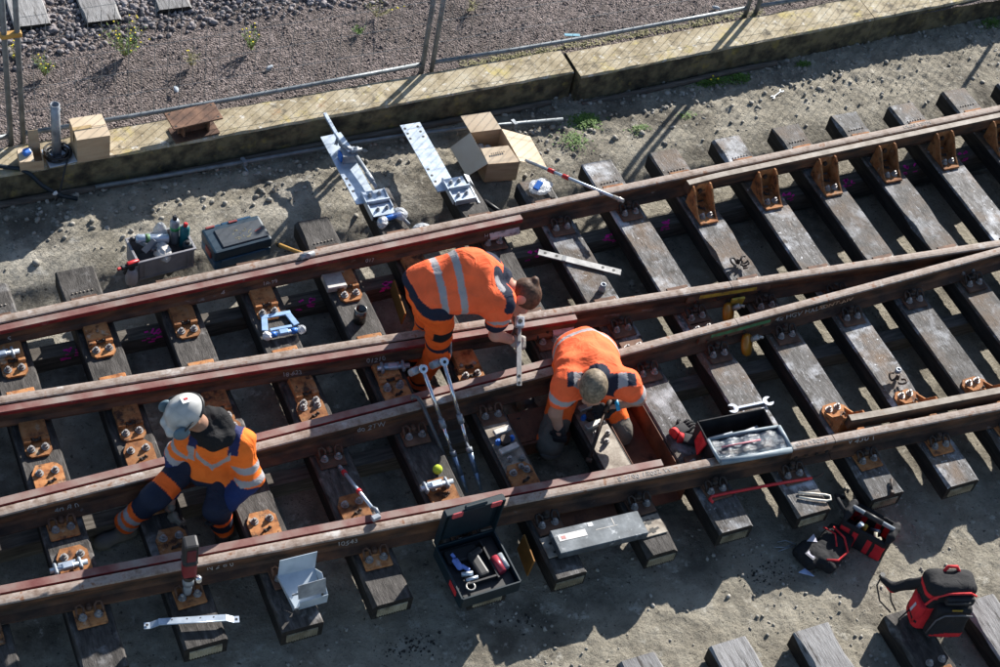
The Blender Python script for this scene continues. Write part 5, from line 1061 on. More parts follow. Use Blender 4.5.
# ================================================================== PEOPLE AND SOFT BAGS (implicit surfaces -> one continuous mesh each)
def V3(*a): return np.array(a, np.float32)
def cap(a, b, ra, rb=None): return ('c', V3(*a), V3(*b), ra, ra if rb is None else rb)
def ell(c, r, rot=(0, 0, 0)): return ('e', V3(*c), V3(*r), np.array(Euler(rot).to_matrix(), np.float32))
def rbox(c, d, rad, rot=(0, 0, 0)): return ('b', V3(*c), V3(*d), rad, np.array(Euler(rot).to_matrix(), np.float32))
def sdv(p, P):
    if p[0] == 'c':
        a, b, ra, rb = p[1:]; ba = b - a; pa = P - a; h = np.clip(pa @ ba / max(1e-9, ba @ ba), 0, 1); return np.linalg.norm(pa - h[..., None] * ba, axis=-1) - (ra + (rb - ra) * h)
    if p[0] == 'e':
        q = (P - p[1]) @ p[3]; k0 = np.linalg.norm(q / p[2], axis=-1); k1 = np.linalg.norm(q / (p[2] * p[2]), axis=-1); return k0 * (k0 - 1) / np.maximum(k1, 1e-6)
    q = np.abs((P - p[1]) @ p[4]) - (p[2] * .5 - p[3]); return np.linalg.norm(np.maximum(q, 0), axis=-1) + np.minimum(q.max(-1), 0) - p[3]
def field(P, prims, k=.03, cuts=(), wr=0.0, seed=0, wsc=22.0):
    d = None
    for p in prims:
        e = sdv(p, P)
        if d is None: d = e
        else:
            h = np.maximum(k - np.abs(d - e), 0) / k; d = np.minimum(d, e) - h * h * k * .25
    if wr:
        rs_ = np.random.RandomState(seed); w_ = 0
        for i in range(7):
            kv = rs_.randn(3).astype(np.float32); kv *= wsc * (.6 + 1.1 * rs_.rand()) / np.linalg.norm(kv); w_ = w_ + np.abs(np.sin(P @ kv + 6.28 * rs_.rand() + 1.5 * np.sin(P @ (kv[[1, 2, 0]] * .37))))
        d = d + wr * (w_ / 7 - .64) * 2.6
    for c, n in cuts:
        n = V3(*n); n = n / np.linalg.norm(n); d = np.maximum(d, (P - V3(*c)) @ n)
    return d
def bbox(prims, pad):
    lo = np.full(3, 1e9); hi = -lo
    for p in prims:
        if p[0] == 'c': r_ = max(p[3], p[4]); q = [(p[1] - r_, p[1] + r_), (p[2] - r_, p[2] + r_)]
        elif p[0] == 'e': q = [(p[1] - p[2].max(), p[1] + p[2].max())]
        else: r_ = np.linalg.norm(p[2]) * .5; q = [(p[1] - r_, p[1] + r_)]
        for a, b in q: lo = np.minimum(lo, a); hi = np.maximum(hi, b)
    return lo - pad, hi + pad
def implicit(name, prims, h, mats, parent=None, col=None, k=.03, cuts=(), wr=0.0, seed=0, wsc=22.0, loc=(0, 0, 0), **kw):
    lo, hi = bbox(prims, 2 * h + wr * 2); n = np.ceil((hi - lo) / h).astype(int) + 1
    ax = [lo[i] + h * np.arange(n[i]) for i in range(3)]
    D = np.empty(n, np.float32)
    for i in range(n[0]):
        Y, Z = np.meshgrid(ax[1], ax[2], indexing='ij'); P = np.stack([np.full_like(Y, ax[0][i]), Y, Z], -1).astype(np.float32); D[i] = field(P, prims, k, cuts, wr, seed, wsc)
    S = D < 0; c = np.zeros(np.array(n) - 1, np.int8)
    for dx in (0, 1):
        for dy in (0, 1):
            for dz in (0, 1): c += S[dx:n[0] - 1 + dx, dy:n[1] - 1 + dy, dz:n[2] - 1 + dz]
    act = np.argwhere((c > 0) & (c < 8)); idx = np.full(c.shape, -1, np.int32); idx[tuple(act.T)] = np.arange(len(act))
    acc = np.zeros((len(act), 3)); cnt = np.zeros(len(act)); cor = [(a, b, d) for a in (0, 1) for b in (0, 1) for d in (0, 1)]
    for a in cor:
        for m in range(3):
            if a[m]: continue
            b = list(a); b[m] = 1; pa = act + a; pb = act + b; da = D[tuple(pa.T)]; db = D[tuple(pb.T)]; x = (da < 0) != (db < 0); t = da / np.where(da == db, 1, da - db)
            q = pa + (pb - pa) * t[:, None]; acc[x] += q[x]; cnt[x] += 1
    V = lo + h * acc / cnt[:, None]; F = []
    for m in range(3):
        o = [(1, 2), (2, 0), (0, 1)][m]; sl0 = [slice(None)] * 3; sl1 = [slice(None)] * 3; sl0[m] = slice(0, -1); sl1[m] = slice(1, None)
        e = np.argwhere(S[tuple(sl0)] != S[tuple(sl1)]); e = e[(e[:, o[0]] > 0) & (e[:, o[1]] > 0) & (e[:, o[0]] < n[o[0]] - 1) & (e[:, o[1]] < n[o[1]] - 1)]
        flip = S[tuple(e.T)]; q = []
        for da, db in ((-1, -1), (0, -1), (0, 0), (-1, 0)):
            w_ = e.copy(); w_[:, o[0]] += da; w_[:, o[1]] += db; q.append(idx[tuple(w_.T)])
        q = np.stack(q, -1); q[~flip] = q[~flip][:, ::-1]; F.append(q)
    F = np.concatenate(F); F = F[(F >= 0).all(1)]
    me_o = from_np(name, V - np.array(loc), F, mats, True, parent=parent, loc=loc if parent is None else (0, 0, 0), **kw)
    if col is not None:
        C = np.ones((len(V), 4), np.float32); C[:, :3] = col(V.astype(np.float32)); at = me_o.data.color_attributes.new('col', 'FLOAT_COLOR', 'POINT'); at.data.foreach_set('color', C.ravel())
    return me_o
CLOTH = vcol('hi_vis_cloth', .85, .5, 260, 9.0, (.80, 1.08), 7); SKIN = vcol('skin_mat', .55, .15, 300); HAIRM = vcol('hair_mat', .62, .7, 110, 0, (.5, 1.45), 45); LEATH = vcol('boot_leather', .6, .5, 120)
OR = V3(1.0, .155, .05); ORD = V3(.95, .145, .02); NV = V3(.014, .020, .042); GRY = V3(.36, .35, .36); BK = V3(.014, .014, .016); MUD = V3(.13, .115, .095)
def tproj(P, a, b): a = V3(*a); b = V3(*b); ba = b - a; return (P - a) @ ba / (ba @ ba)
def sdist(P, a, b):
    a = V3(*a); b = V3(*b); ba = b - a; h = np.clip((P - a) @ ba / (ba @ ba), 0, 1); return np.linalg.norm(P - a - h[:, None] * ba, axis=1)
def paint(C, m, c): C[m] = c
def head_prims(c, face, up, s=1.0):
    """c centre, face forward dir, up crown dir"""
    f = Vector(face).normalized(); u = (Vector(up) - f * Vector(up).dot(f)).normalized(); r_ = f.cross(u); c = Vector(c)
    Rm = Matrix((r_, f, u)).transposed(); e = Rm.to_euler(); q = lambda x, y, z: tuple(c + (r_ * x + f * y + u * z) * s)
    pr = [ell(q(0, -.015, .03), (.075 * s, .093 * s, .088 * s), e), ell(q(0, .03, -.045), (.056 * s, .062 * s, .072 * s), e), cap(q(0, .095, .005), q(0, .112, -.028), .010 * s, .014 * s), ell(q(0, .084, -.065), (.026 * s, .014 * s, .012 * s), e), ell(q(0, .075, -.10), (.024 * s, .02 * s, .02 * s), e), ell(q(0, .078, .028), (.055 * s, .018 * s, .012 * s), e)]
    for sg in (-1, 1): pr += [ell(q(sg * .077, -.012, -.01), (.010 * s, .022 * s, .032 * s), e), ell(q(sg * .032, .085, .005), (.013 * s, .009 * s, .009 * s), e)]
    return pr, q, e
def hand(name, wrist, d, nrm, parent, mat, col, curl=1.0, s=1.0, thumb=1):
    """glove: palm, four unequal fingers with knuckle bends and a thumb off the side of the palm"""
    d = Vector(d).normalized(); n_ = Vector(nrm); n_ = (n_ - d * n_.dot(d)).normalized(); sd = d.cross(n_) * thumb; W = Vector(wrist); q = lambda x, y, z: tuple(W + (d * x + sd * y + n_ * z) * s)
    pr = [cap(q(-.035, -.012, 0), q(-.035, .012, 0), .031 * s), cap(q(.0, -.018, 0), q(.0, .018, 0), .026 * s), cap(q(.05, -.028, 0), q(.055, .028, 0), .021 * s), cap(q(.075, -.03, 0), q(.085, .028, 0), .017 * s)]
    for i, (y, L) in enumerate(((-.035, .058), (-.012, .074), (.012, .078), (.034, .070))):
        a = curl * (.75 + .12 * (3 - i)); x, z, an = .088 - .004 * abs(i - 1.5), .0, 0
        for j, f in enumerate((.45, .32, .23)):
            an += a * (.55, .95, .7)[j]; x2, z2 = x + L * f * 1.15 * math.cos(an), z - L * f * 1.15 * math.sin(an); pr.append(cap(q(x, y, z), q(x2, y * 1.04, z2), (.0108 - .0008 * j) * s, (.0100 - .0008 * j) * s)); x, z = x2, z2
    pr += [cap(q(.01, .03, -.006), q(.045, .056, -.022), .015 * s, .0125 * s), cap(q(.045, .056, -.022), q(.072, .052, -.046), .0125 * s, .010 * s)]
    return implicit(name, pr, .0042, mat, parent, lambda P: np.tile(V3(*col), (len(P), 1)), k=.008)
def boot(parent, ank, toe, sole, col=V3(.16, .152, .145), band=None):
    ank = Vector(ank); toe = Vector(toe); hd = (toe - ank); hd.z = 0; hd.normalize(); z0 = sole; heel = Vector((ank.x, ank.y, z0)) - hd * .055
    T = Vector((ank.x, ank.y, z0)) + hd * .185; sd = Vector((-hd.y, hd.x, 0))
    pr = [cap(ank + Vector((0, 0, .05)), ank - Vector((0, 0, .01)), .052, .050), cap(heel + Vector((0, 0, .045)), (ank.x, ank.y, z0 + .05), .044, .048), cap((ank.x, ank.y, z0 + .05), T - hd * .04 + Vector((0, 0, .045)), .048, .044), cap(T - hd * .06 + sd * .015 + Vector((0, 0, .04)), T - hd * .02 + Vector((0, 0, .038)), .040, .040), cap(T - hd * .06 - sd * .015 + Vector((0, 0, .04)), T - hd * .03 + Vector((0, 0, .038)), .038, .038)]
    def cf(P):
        C = np.tile(col, (len(P), 1)); C[P[:, 2] < z0 + .018] = V3(.05, .048, .045)
        if band is not None: m = (P[:, 2] > band[0]) & (P[:, 2] < band[1]); C[m] = band[2]
        return C
    return implicit('boot', pr, .007, LEATH, parent, cf, k=.02, cuts=(((0, 0, z0), (0, 0, -1)),), wr=.0015, wsc=60)
def hair_shell(parent, c, q, e, s, cut, col, extra=(), grow=1.07, name='hair'):
    pr = [ell(q(0, -.017, .032), (.075 * s * grow, .093 * s * grow, .088 * s * grow), e)] + list(extra)
    rs_ = np.random.RandomState(3)
    def cf(P):
        C = np.tile(V3(*col), (len(P), 1)); return C
    return implicit(name, pr, .0065, HAIRM, parent, cf, k=.02, cuts=cut, wr=.0022, wsc=90, seed=4)

# ------------------------------------------------------------------ bent worker
def workerA():
    t = thing('person', 'worker in orange shirt and trousers bending over the second rail with a long spanner', 'person', (2.83, 1.32, -.3), group=None); T0 = Vector((2.83, 1.32, -.3)); off = (2.83, 1.32, -.3)
    hipN, hipF = (2.835, 1.23, .63), (2.805, 1.41, .63); P0 = (2.82, 1.32, .67); CH = (3.10, 1.29, .76); NK = (3.285, 1.255, .72)
    shN, shF = (3.22, 1.085, .69), (3.25, 1.40, .69); elN, elF = (3.20, 1.015, .43), (3.43, 1.385, .42); haN, haF = (3.385, 1.005, .31), (3.405, 1.09, .40)
    knN, knF = (2.90, 1.215, .13), (2.90, 1.43, .13); anN, anF = (2.80, 1.235, -.22), (2.82, 1.44, -.22); hc = (3.405, 1.135, .63)
    hp, q, e = head_prims(hc, (-.05, -.45, -.9), (.88, -.30, .12), 1.16)
    body = hp + [cap(NK, hc, .062, .055), cap(shN, elN, .052, .043), cap(elN, haN, .043, .030), cap(shF, elF, .050, .043), cap(elF, haF, .043, .030), cap(P0, CH, .10, .12), cap(CH, NK, .11, .07), cap(shN, shF, .07), cap(hipN, knN, .075, .05), cap(knN, anN, .05, .04), cap(hipF, knF, .075, .05), cap(knF, anF, .05, .04)]
    wl = lambda o: setattr(o, 'location', Vector(o.location) - T0)
    S = (.58, .30, .215)
    def skin(P): C = np.tile(V3(.55, .27, .19), (len(P), 1)); m = np.linalg.norm(P - V3(*q(-.077, -.012, -.01)), axis=1) < .035; C[m] = V3(.58, .20, .16); return C
    wl(implicit('body', body, .0095, SKIN, t, skin, k=.03))
    # shirt
    sn = tuple(np.array(shN) + (np.array(elN) - shN) * .60); sf = tuple(np.array(shF) + (np.array(elF) - shF) * .7)
    sh = [cap((2.785, 1.25, .67), (3.10, 1.20, .73), .142, .142), cap((2.775, 1.40, .67), (3.12, 1.38, .74), .140, .138), cap((2.84, 1.33, .755), (3.06, 1.30, .855), .125, .13), cap((3.0, 1.30, .83), (3.16, 1.28, .81), .125, .10), cap(CH, NK, .145, .088), cap((3.07, 1.20, .70), shN, .130, .090), cap((3.08, 1.35, .73), shF, .125, .085), cap((2.98, 1.30, .64), (3.12, 1.26, .66), .13, .12), cap(shN, sn, .092, .080), cap(shF, sf, .085, .076)]
    def cs(P):
        C = np.tile(OR, (len(P), 1)); tt = tproj(P, (2.74, 1.33, .66), (3.30, 1.26, .76)); dn = np.minimum(sdist(P, shN, sn) - .09, sdist(P, shF, sf) - .085); tor = dn > .0
        C[tor & (tt < .55) & ((P - V3(2.80, 0, .635)) @ V3(-.45, 0, -.89) > -.035)] = NV
        C[tor & (np.abs(tt - .20) < .042)] = GRY; C[tor & (np.abs(tt - .43) < .042)] = GRY
        a = tproj(P, shN, sn); m = ~tor & (sdist(P, shN, sn) < .12); C[m & (a > .62) & (a < .88)] = GRY; C[m & (a > 1.0)] = NV
        a = tproj(P, shF, sf); m = ~tor & (sdist(P, shF, sf) < .11); C[m & (a > .3) & (a < .7)] = NV; C[m & (a > .4) & (a < .6)] = GRY
        m = (sdist(P, (3.225, 1.19, .85), (3.245, 1.03, .70)) < .062); C[m] = NV; m = (sdist(P, (3.21, 1.15, .85), (3.225, 1.02, .70)) < .030); C[m] = GRY; m = (sdist(P, (3.30, 1.36, .80), (3.28, 1.46, .74)) < .055); C[m] = NV
        C[np.linalg.norm(P - V3(*NK), axis=1) < .108] = NV; return C
    wl(implicit('shirt', sh, .0085, CLOTH, t, cs, k=.07, cuts=(((2.80, 1.32, .605), (-.45, 0, -.89)),), wr=.013, seed=2, wsc=17))
    # trousers
    tr = [cap((2.785, 1.22, .63), (2.80, 1.42, .63), .135), cap((2.86, 1.32, .64), (2.82, 1.32, .67), .145), cap(hipN, knN, .118, .083), cap(knN, (2.81, 1.235, -.15), .082, .078), cap(hipF, knF, .112, .083), cap(knF, (2.83, 1.44, -.15), .082, .078)]
    def ct(P):
        C = np.tile(ORD, (len(P), 1)); z = P[:, 2]; C[(z < -.15)] = NV; C[(z > .20) & (z < .235)] = NV; C[(z > .02) & (z < .22) & (np.abs(P[:, 1] - 1.17) < .04) & (P[:, 0] > 2.93)] = NV; C[(z > .33) & (z < .41) & (P[:, 0] > 2.80)] = BK; C[(z > .615 - .25 * (P[:, 0] - 2.80))] = NV; return C
    wl(implicit('trousers', tr, .0085, CLOTH, t, ct, k=.045, wr=.013, seed=5, wsc=24))
    for an, dx in ((anN, (.1, -.12)), (anF, (.15, .02))): wl(boot(t, an, (an[0] + dx[0], an[1] + dx[1], -.28), -.30, V3(.05, .05, .052), (-.235, -.20, OR)))
    u = np.array(q(0, 0, 1)) - np.array(q(0, 0, 0)); f = np.array(q(0, 1, 0)) - np.array(q(0, 0, 0)); cpt = np.array(hc)
    wl(hair_shell(t, hc, q, e, 1.0, ((tuple(cpt + f * .052 + u * .02), tuple(f * .9 - u * .5)), (tuple(cpt - u * .035 + f * .0), tuple(-u * .9 + f * .35))), (.085, .045, .028), (ell(q(0, -.10, .085), (.035, .035, .03), e),), 1.27))
    g = V3(.30, .28, .25)
    wl(hand('glove', haN, (.55, .15, -.45), (.5, -.65, .5), t, CLOTH, (.34, .32, .29), 1.25, 1.05)); wl(hand('glove', haF, (-.05, -.6, -.5), (.7, .1, .4), t, CLOTH, (.12, .11, .11), 1.2, 1.0, -1))
workerA()
def longspanner():
    a, b_ = Vector((3.405, 1.075, .43)), Vector((3.24, .625, .27)); t = thing('offset_spanner', 'long steel cranked spanner held upright by the bent worker over the third rail', 'spanner', a); e = b_ - a; u = e.normalized(); sd = u.cross(Vector((0, 0, 1))).normalized(); nn = sd.cross(u)
    rot = Matrix((sd, u, nn)).transposed().to_euler()
    b = MB(); b.box(u * .29 - nn * .0, (.036, .36, .012), rot, .003); b.build('shank', STEEL, t)
    b = MB(); b.box(u * .10 + nn * .012, (.026, .10, .018), rot, .003); b.build('crank', STEEL, t)
    b = MB(); b.box(u * .01 + nn * .03, (.062, .075, .045), rot, .006); b.build('jaw_block', ZINC, t)
    b = MB(); b.tube([u * .01 + nn * .052, u * .01 + nn * .0545], .016, 14); b.build('square_hole', GREASE, t)
    for y in (.40, .45): b = MB(); b.tube([u * y + nn * .006, u * y + nn * .0075], .011, 12); b.build('hole', GREASE, t)
longspanner()

# ------------------------------------------------------------------ kneeling worker
def workerB():
    T0 = Vector((3.78, .66, -.3)); t = thing('person', 'kneeling worker in orange shirt with short fair hair reaching down to the joint sleeper', 'person', T0); wl = lambda o: setattr(o, 'location', Vector(o.location) - T0)
    P0 = (3.82, .76, .22); NK = (3.685, .425, .52); hpL, hpR = (3.72, .76, .18), (3.92, .70, .18); knL, knR = (3.455, .40, -.14), (3.985, .355, -.13); anL, anR = (3.47, .80, -.21), (4.03, .76, -.17)
    shL, shR = (3.485, .455, .47), (3.885, .335, .47); elL, elR = (3.425, .405, .23), (4.03, .335, .26); haL, haR = (3.475, .365, .05), (3.85, .375, .19); hc = (3.60, .325, .545)
    hp, q, e = head_prims(hc, (-.22, -.5, -.85), (-.30, -.70, .62), 1.2)
    body = hp + [cap(NK, hc, .062, .055), cap(shL, elL, .052, .044), cap(elL, haL, .044, .031), cap(shR, elR, .052, .044), cap(elR, haR, .044, .031), cap(P0, (3.72, .52, .38), .11, .11), cap((3.72, .52, .38), NK, .10, .055), cap(shL, shR, .05), cap(hpL, knL, .08, .055), cap(hpR, knR, .08, .055), cap(knL, anL, .055, .04), cap(knR, anR, .055, .04)]
    wl(implicit('body', body, .0095, SKIN, t, lambda P: np.tile(V3(.40, .22, .155), (len(P), 1)), k=.03))
    mid = lambda a, b, f: tuple(np.array(a) + (np.array(b) - np.array(a)) * f)
    sl, sr = mid(shL, elL, .48), mid(shR, elR, .60)
    sh = [cap((3.76, .84, .26), (3.59, .55, .45), .150, .130), cap((3.92, .79, .26), (3.79, .49, .45), .150, .130), cap((3.83, .80, .34), (3.71, .55, .50), .14, .115), cap((3.70, .48, .44), NK, .12, .085), cap((3.60, .48, .42), shL, .12, .085), cap((3.80, .42, .42), shR, .12, .085), cap(shL, sl, .090, .084), cap(shR, sr, .090, .082)]
    def cs(P):
        C = np.tile(OR, (len(P), 1)); tt = tproj(P, (3.86, .90, .22), (3.68, .42, .54)); arm = (sdist(P, shL, sl) < .105) | (sdist(P, shR, sr) < .105)
        C[~arm & (np.abs(tt - .10) < .04)] = GRY; C[~arm & (np.abs(tt - .28) < .035)] = GRY
        # navy yoke with two reflective patches over the front of the shoulders
        ax = tproj(P, shL, shR); fr = (P - V3(*NK)) @ V3(-.27, -.96, 0); yo = (fr > .015) & (fr < .105) & (ax > -.05) & (ax < 1.1) & (P[:, 2] > .42); C[yo] = NV; C[yo & (np.abs(ax - .13) < .07)] = GRY; C[yo & (np.abs(ax - .88) < .075)] = GRY
        for a_, b_ in ((shL, sl), (shR, sr)):
            u_ = tproj(P, a_, b_); m = sdist(P, a_, b_) < .1; C[m & (u_ > .75) & (u_ < 1.15)] = GRY; 
        C[np.linalg.norm(P - V3(*NK), axis=1) < .098] = NV; return C
    wl(implicit('shirt', sh, .0085, CLOTH, t, cs, k=.07, wr=.012, seed=8, wsc=17))
    tr = [cap((3.73, .78, .19), (3.91, .72, .19), .135), cap(hpL, knL, .115, .088), cap(hpR, knR, .115, .088), cap(knL, anL, .085, .07), cap(knR, anR, .085, .07)]
    def ct(P):
        C = np.tile(ORD, (len(P), 1)); kn = np.minimum(sdist(P, knL, mid(knL, hpL, .30)), sdist(P, knR, mid(knR, hpR, .10))) < .105; C[kn] = MUD; C[P[:, 2] < -.12] = MUD * .8
        for k_ in (knL, knR): dd = np.linalg.norm(P - (V3(*k_) + V3(0, -.05, -.03)), axis=1); C[(dd < .09) & (P[:, 2] < -.13)] = V3(.15, .16, .18)
        C[(P[:, 2] > .10) & (P[:, 1] < .62) & (P[:, 1] > .50)] = NV; return C
    wl(implicit('trousers', tr, .0085, CLOTH, t, ct, k=.05, wr=.008, seed=9, wsc=24))
    for an in (anL, anR): wl(boot(t, (an[0], an[1] + .02, -.20), (an[0], an[1] + .2, -.25), -.295))
    u = np.array(q(0, 0, 1)) - np.array(q(0, 0, 0)); f = np.array(q(0, 1, 0)) - np.array(q(0, 0, 0)); cpt = np.array(hc)
    wl(hair_shell(t, hc, q, e, 1.0, ((tuple(cpt + f * .055 + u * .02), tuple(f * .9 - u * .45)), (tuple(cpt - u * .03), tuple(-u * .9 + f * .3))), (.20, .155, .105), (), 1.28))
    wl(hand('glove', haL, (.15, -.1, -.9), (-.5, -.8, 0), t, CLOTH, (.02, .02, .022), .9, 1.05)); wl(hand('glove', haR, (-.8, .05, -.35), (.1, -.6, .75), t, CLOTH, (.02, .02, .022), 1.2, 1.08, -1))
    b = MB(); c_ = np.array(haR) + (np.array(elR) - np.array(haR)) * .22; d_ = Vector(elR) - Vector(haR); d_.normalize(); b.tube([Vector(c_) - d_ * .014, Vector(c_) + d_ * .014], .043, 16); o = b.build('watch', plain('cyan_strap', (.02, .30, .55), .4), t); wl(o)
    b = MB(); b.cyl((3.79, .345, .18), (3.60, .12, .02), .013, 8); b.cyl((3.79, .345, .18), (3.85, .40, .23), .016, 8); b.cyl((3.60, .12, .02), (3.585, .10, .0), .022, 10); b.build('black_bar', DCLIP, label='black socket bar in the right hand of the kneeling worker', cat='tool')
workerB()

# ------------------------------------------------------------------ seated worker with helmet
def workerC():
    T0 = Vector((1.08, .66, -.3)); t = thing('person', 'worker in white helmet with ear muffs and orange jacket crouching on the third rail', 'person', T0); wl = lambda o: setattr(o, 'location', Vector(o.location) - T0)
    P0 = (1.08, .665, .32); NK = (1.015, .575, .69); shA, shB = (.935, .635, .605), (1.205, .475, .61); elA, elB = (.86, .70, .36), (1.245, .375, .36); haA, haB = (.77, .50, .06), (1.06, .32, .15)
    hpA, hpB = (.985, .68, .30), (1.17, .60, .30); knA, knB = (.68, .53, .17), (1.03, .345, .16); anA, anB = (.50, .60, -.18), (1.10, .40, -.20); hc = (.895, .605, .845)
    hp, q, e = head_prims(hc, (-.78, -.08, -.62), (-.55, -.10, .83), 1.0)
    body = hp + [cap(NK, hc, .062, .055), cap(shA, elA, .05, .042), cap(elA, haA, .042, .03), cap(shB, elB, .05, .042), cap(elB, haB, .042, .03), cap(P0, (1.05, .60, .58), .11, .11), cap((1.05, .60, .58), NK, .10, .06), cap(shA, shB, .065), cap(hpA, knA, .075, .052), cap(knA, anA, .052, .04), cap(hpB, knB, .075, .052), cap(knB, anB, .052, .04)]
    wl(implicit('body', body, .0095, SKIN, t, lambda P: np.tile(V3(.34, .19, .13), (len(P), 1)), k=.03))
    OR = V3(.95, .185, .022); ja = [cap((1.03, .66, .33), (1.00, .60, .58), .132, .112), cap((1.14, .60, .33), (1.12, .545, .58), .132, .112), cap((1.06, .60, .55), NK, .125, .085), cap((1.0, .60, .58), shA, .105, .078), cap((1.12, .54, .58), shB, .108, .082), cap(shA, elA, .074, .062), cap(elA, tuple(np.array(elA) * .25 + np.array(haA) * .75), .062, .050), cap(shB, elB, .082, .068), cap(elB, tuple(np.array(elB) * .25 + np.array(haB) * .75), .074, .058), cap((1.0, .55, .27), (1.14, .48, .27), .085)]
    fa = V3(-.44, -.90, 0)
    def cj(P):
        C = np.tile(OR, (len(P), 1)); arm = (sdist(P, shB, elB) < .098) | (sdist(P, elB, haB) < .09) | (sdist(P, shA, elA) < .095) | (sdist(P, elA, haA) < .09)
        z = P[:, 2]; C[~arm & (z < .285)] = NV
        ax = tproj(P, shA, shB)
        for a_, b_, h_ in ((shB, elB, haB), (shA, elA, haA)):
            u_ = tproj(P, a_, b_); near = sdist(P, a_, b_) < .1; fo = sdist(P, b_, h_) < .088
            C[fo & (tproj(P, b_, h_) > .0) & (z < b_[2] + .0)] = V3(.012, .03, .12); C[near & ((np.abs(u_ - .62) < .10) | (np.abs(u_ - .95) < .09))] = GRY
        C[(np.linalg.norm(P - V3(*NK), axis=1) < .115)] = BK; C[(np.abs(ax - .90) < .10) & (z > .60)] = V3(.02, .025, .09); C[(np.abs(ax - .10) < .09) & (z > .60)] = V3(.02, .025, .09)
        front = (P - V3(*NK)) @ fa > -.02; st = .53 - .30 * np.abs(ax - .52)
        v_ = .40 + .50 * np.abs(ax - .48); C[front & ~arm & (np.abs(z - v_) < .036) & (ax > .18) & (ax < .86)] = GRY
        C[front & ~arm & (np.abs(ax - .06) < .07) & (z < .62) & (z > .44)] = GRY
        return C
    wl(implicit('jacket', ja, .0085, CLOTH, t, cj, k=.06, wr=.012, seed=12, wsc=19))
    hood = [cap((.965, .62, .735), (1.04, .64, .745), .05, .058), cap((1.0, .55, .70), (1.09, .60, .715), .062, .07), cap((1.09, .60, .715), (1.14, .56, .68), .07, .05), cap((.96, .58, .70), (1.03, .50, .67), .05, .06), cap((1.03, .50, .67), (1.12, .50, .67), .055, .06)]
    wl(implicit('hood', hood, .008, CLOTH, t, lambda P: np.tile(BK * .8, (len(P), 1)), k=.05, wr=.008, seed=3, wsc=30))
    tr = [cap((1.0, .68, .29), (1.16, .61, .29), .125), cap(hpA, knA, .105, .080), cap(knA, (.515, .595, -.13), .080, .072), cap(hpB, knB, .105, .082), cap(knB, (1.095, .395, -.13), .082, .072)]
    def ct(P):
        C = np.tile(NV, (len(P), 1)); u_ = tproj(P, hpA, knA); m = sdist(P, hpA, knA) < .12; C[m & (np.abs(u_ - .72) < .11)] = ORD
        u_ = tproj(P, knA, (.515, .595, -.13)); m = (sdist(P, knA, (.515, .595, -.13)) < .1) & (u_ > .45); C[m] = ORD; C[m & (np.abs(u_ - .66) < .07)] = GRY; C[m & (np.abs(u_ - .9) < .06)] = GRY
        u_ = tproj(P, knB, (1.095, .395, -.13)); m = (sdist(P, knB, (1.095, .395, -.13)) < .1); C[m & (np.abs(u_ - .38) < .09)] = ORD; C[m & (u_ > .86)] = ORD; return C
    wl(implicit('trousers', tr, .0085, CLOTH, t, ct, k=.045, wr=.008, seed=15, wsc=24))
    wl(boot(t, anA, (.36, .58, -.28), -.30)); wl(boot(t, anB, (1.06, .25, -.28), -.30, V3(.05, .05, .052), (-.20, -.16, OR)))
    wl(hand('glove', haB, (-.35, -.1, -.8), (.3, -.9, 0), t, CLOTH, (.03, .03, .032), .7, 1.0)); wl(hand('glove', haA, (.1, -.75, -.5), (-.8, 0, .4), t, CLOTH, (.22, .20, .16), .8, 1.0))
    # helmet: shell, brim, strap, ear muffs, sticker
    u = Vector(q(0, 0, 1)) - Vector(q(0, 0, 0)); f = Vector(q(0, 1, 0)) - Vector(q(0, 0, 0)); r_ = f.cross(u); c_ = Vector(hc)
    HELM = vcol('helmet_plastic', .32, .15, 40)
    def ch(P): C = np.tile(V3(.50, .50, .485), (len(P), 1)); s_ = np.abs(np.sin(P @ V3(31, 17, 23)) * np.sin(P @ V3(-19, 41, 11))); return C * (.82 + .22 * s_)[:, None]
    wl(implicit('helmet', [ell(q(0, -.005, .042), (.110, .130, .112), e), ell(q(0, -.005, .135), (.03, .085, .022), e), cap(q(-.045, .145, .028), q(.045, .145, .028), .022), cap(q(-.095, .09, .03), q(-.045, .14, .028), .02), cap(q(.095, .09, .03), q(.045, .14, .028), .02), ], .006, HELM, t, ch, k=.03, cuts=((tuple(c_ + u * .02), tuple(-u)),)))
    for sg in (-1, 1):
        o = implicit('ear_muff', [ell(q(sg * .112, .075, .05), (.026, .050, .060), e)], .006, vcol('muff_plastic', .5, .2, 60) if 'muff_plastic' not in MATS else MATS['muff_plastic'], t, lambda P: np.tile(V3(.10, .16, .20), (len(P), 1))); wl(o)
        b = MB(); b.tube([q(sg * .110, -.03, .06), q(sg * .125, .02, .075), q(sg * .125, .07, .06)], .006, 8); wl(b.build('muff_arm', BLACKM, t))
    b = MB(); b.tube([q(.10 * math.cos(a * .3), -.02 - .118 * math.sin(a * .3) * .98, .035) for a in range(1, 10)], .012, 8); wl(b.build('rear_band', BLACKM, t))
    pc = q(0, -.085, .142); nrm = (u * .75 - f * .65).normalized()
    rot = Matrix((r_, nrm.cross(r_), nrm)).transposed().to_euler(); b = MB(); b.box(Vector(pc) + nrm * .004, (.055, .06, .003), rot); wl(b.build('sticker', WHITE, t)); b = MB(); b.box(Vector(pc) + nrm * .0065, (.014, .024, .003), rot); wl(b.build('logo', REDP, t))
workerC()

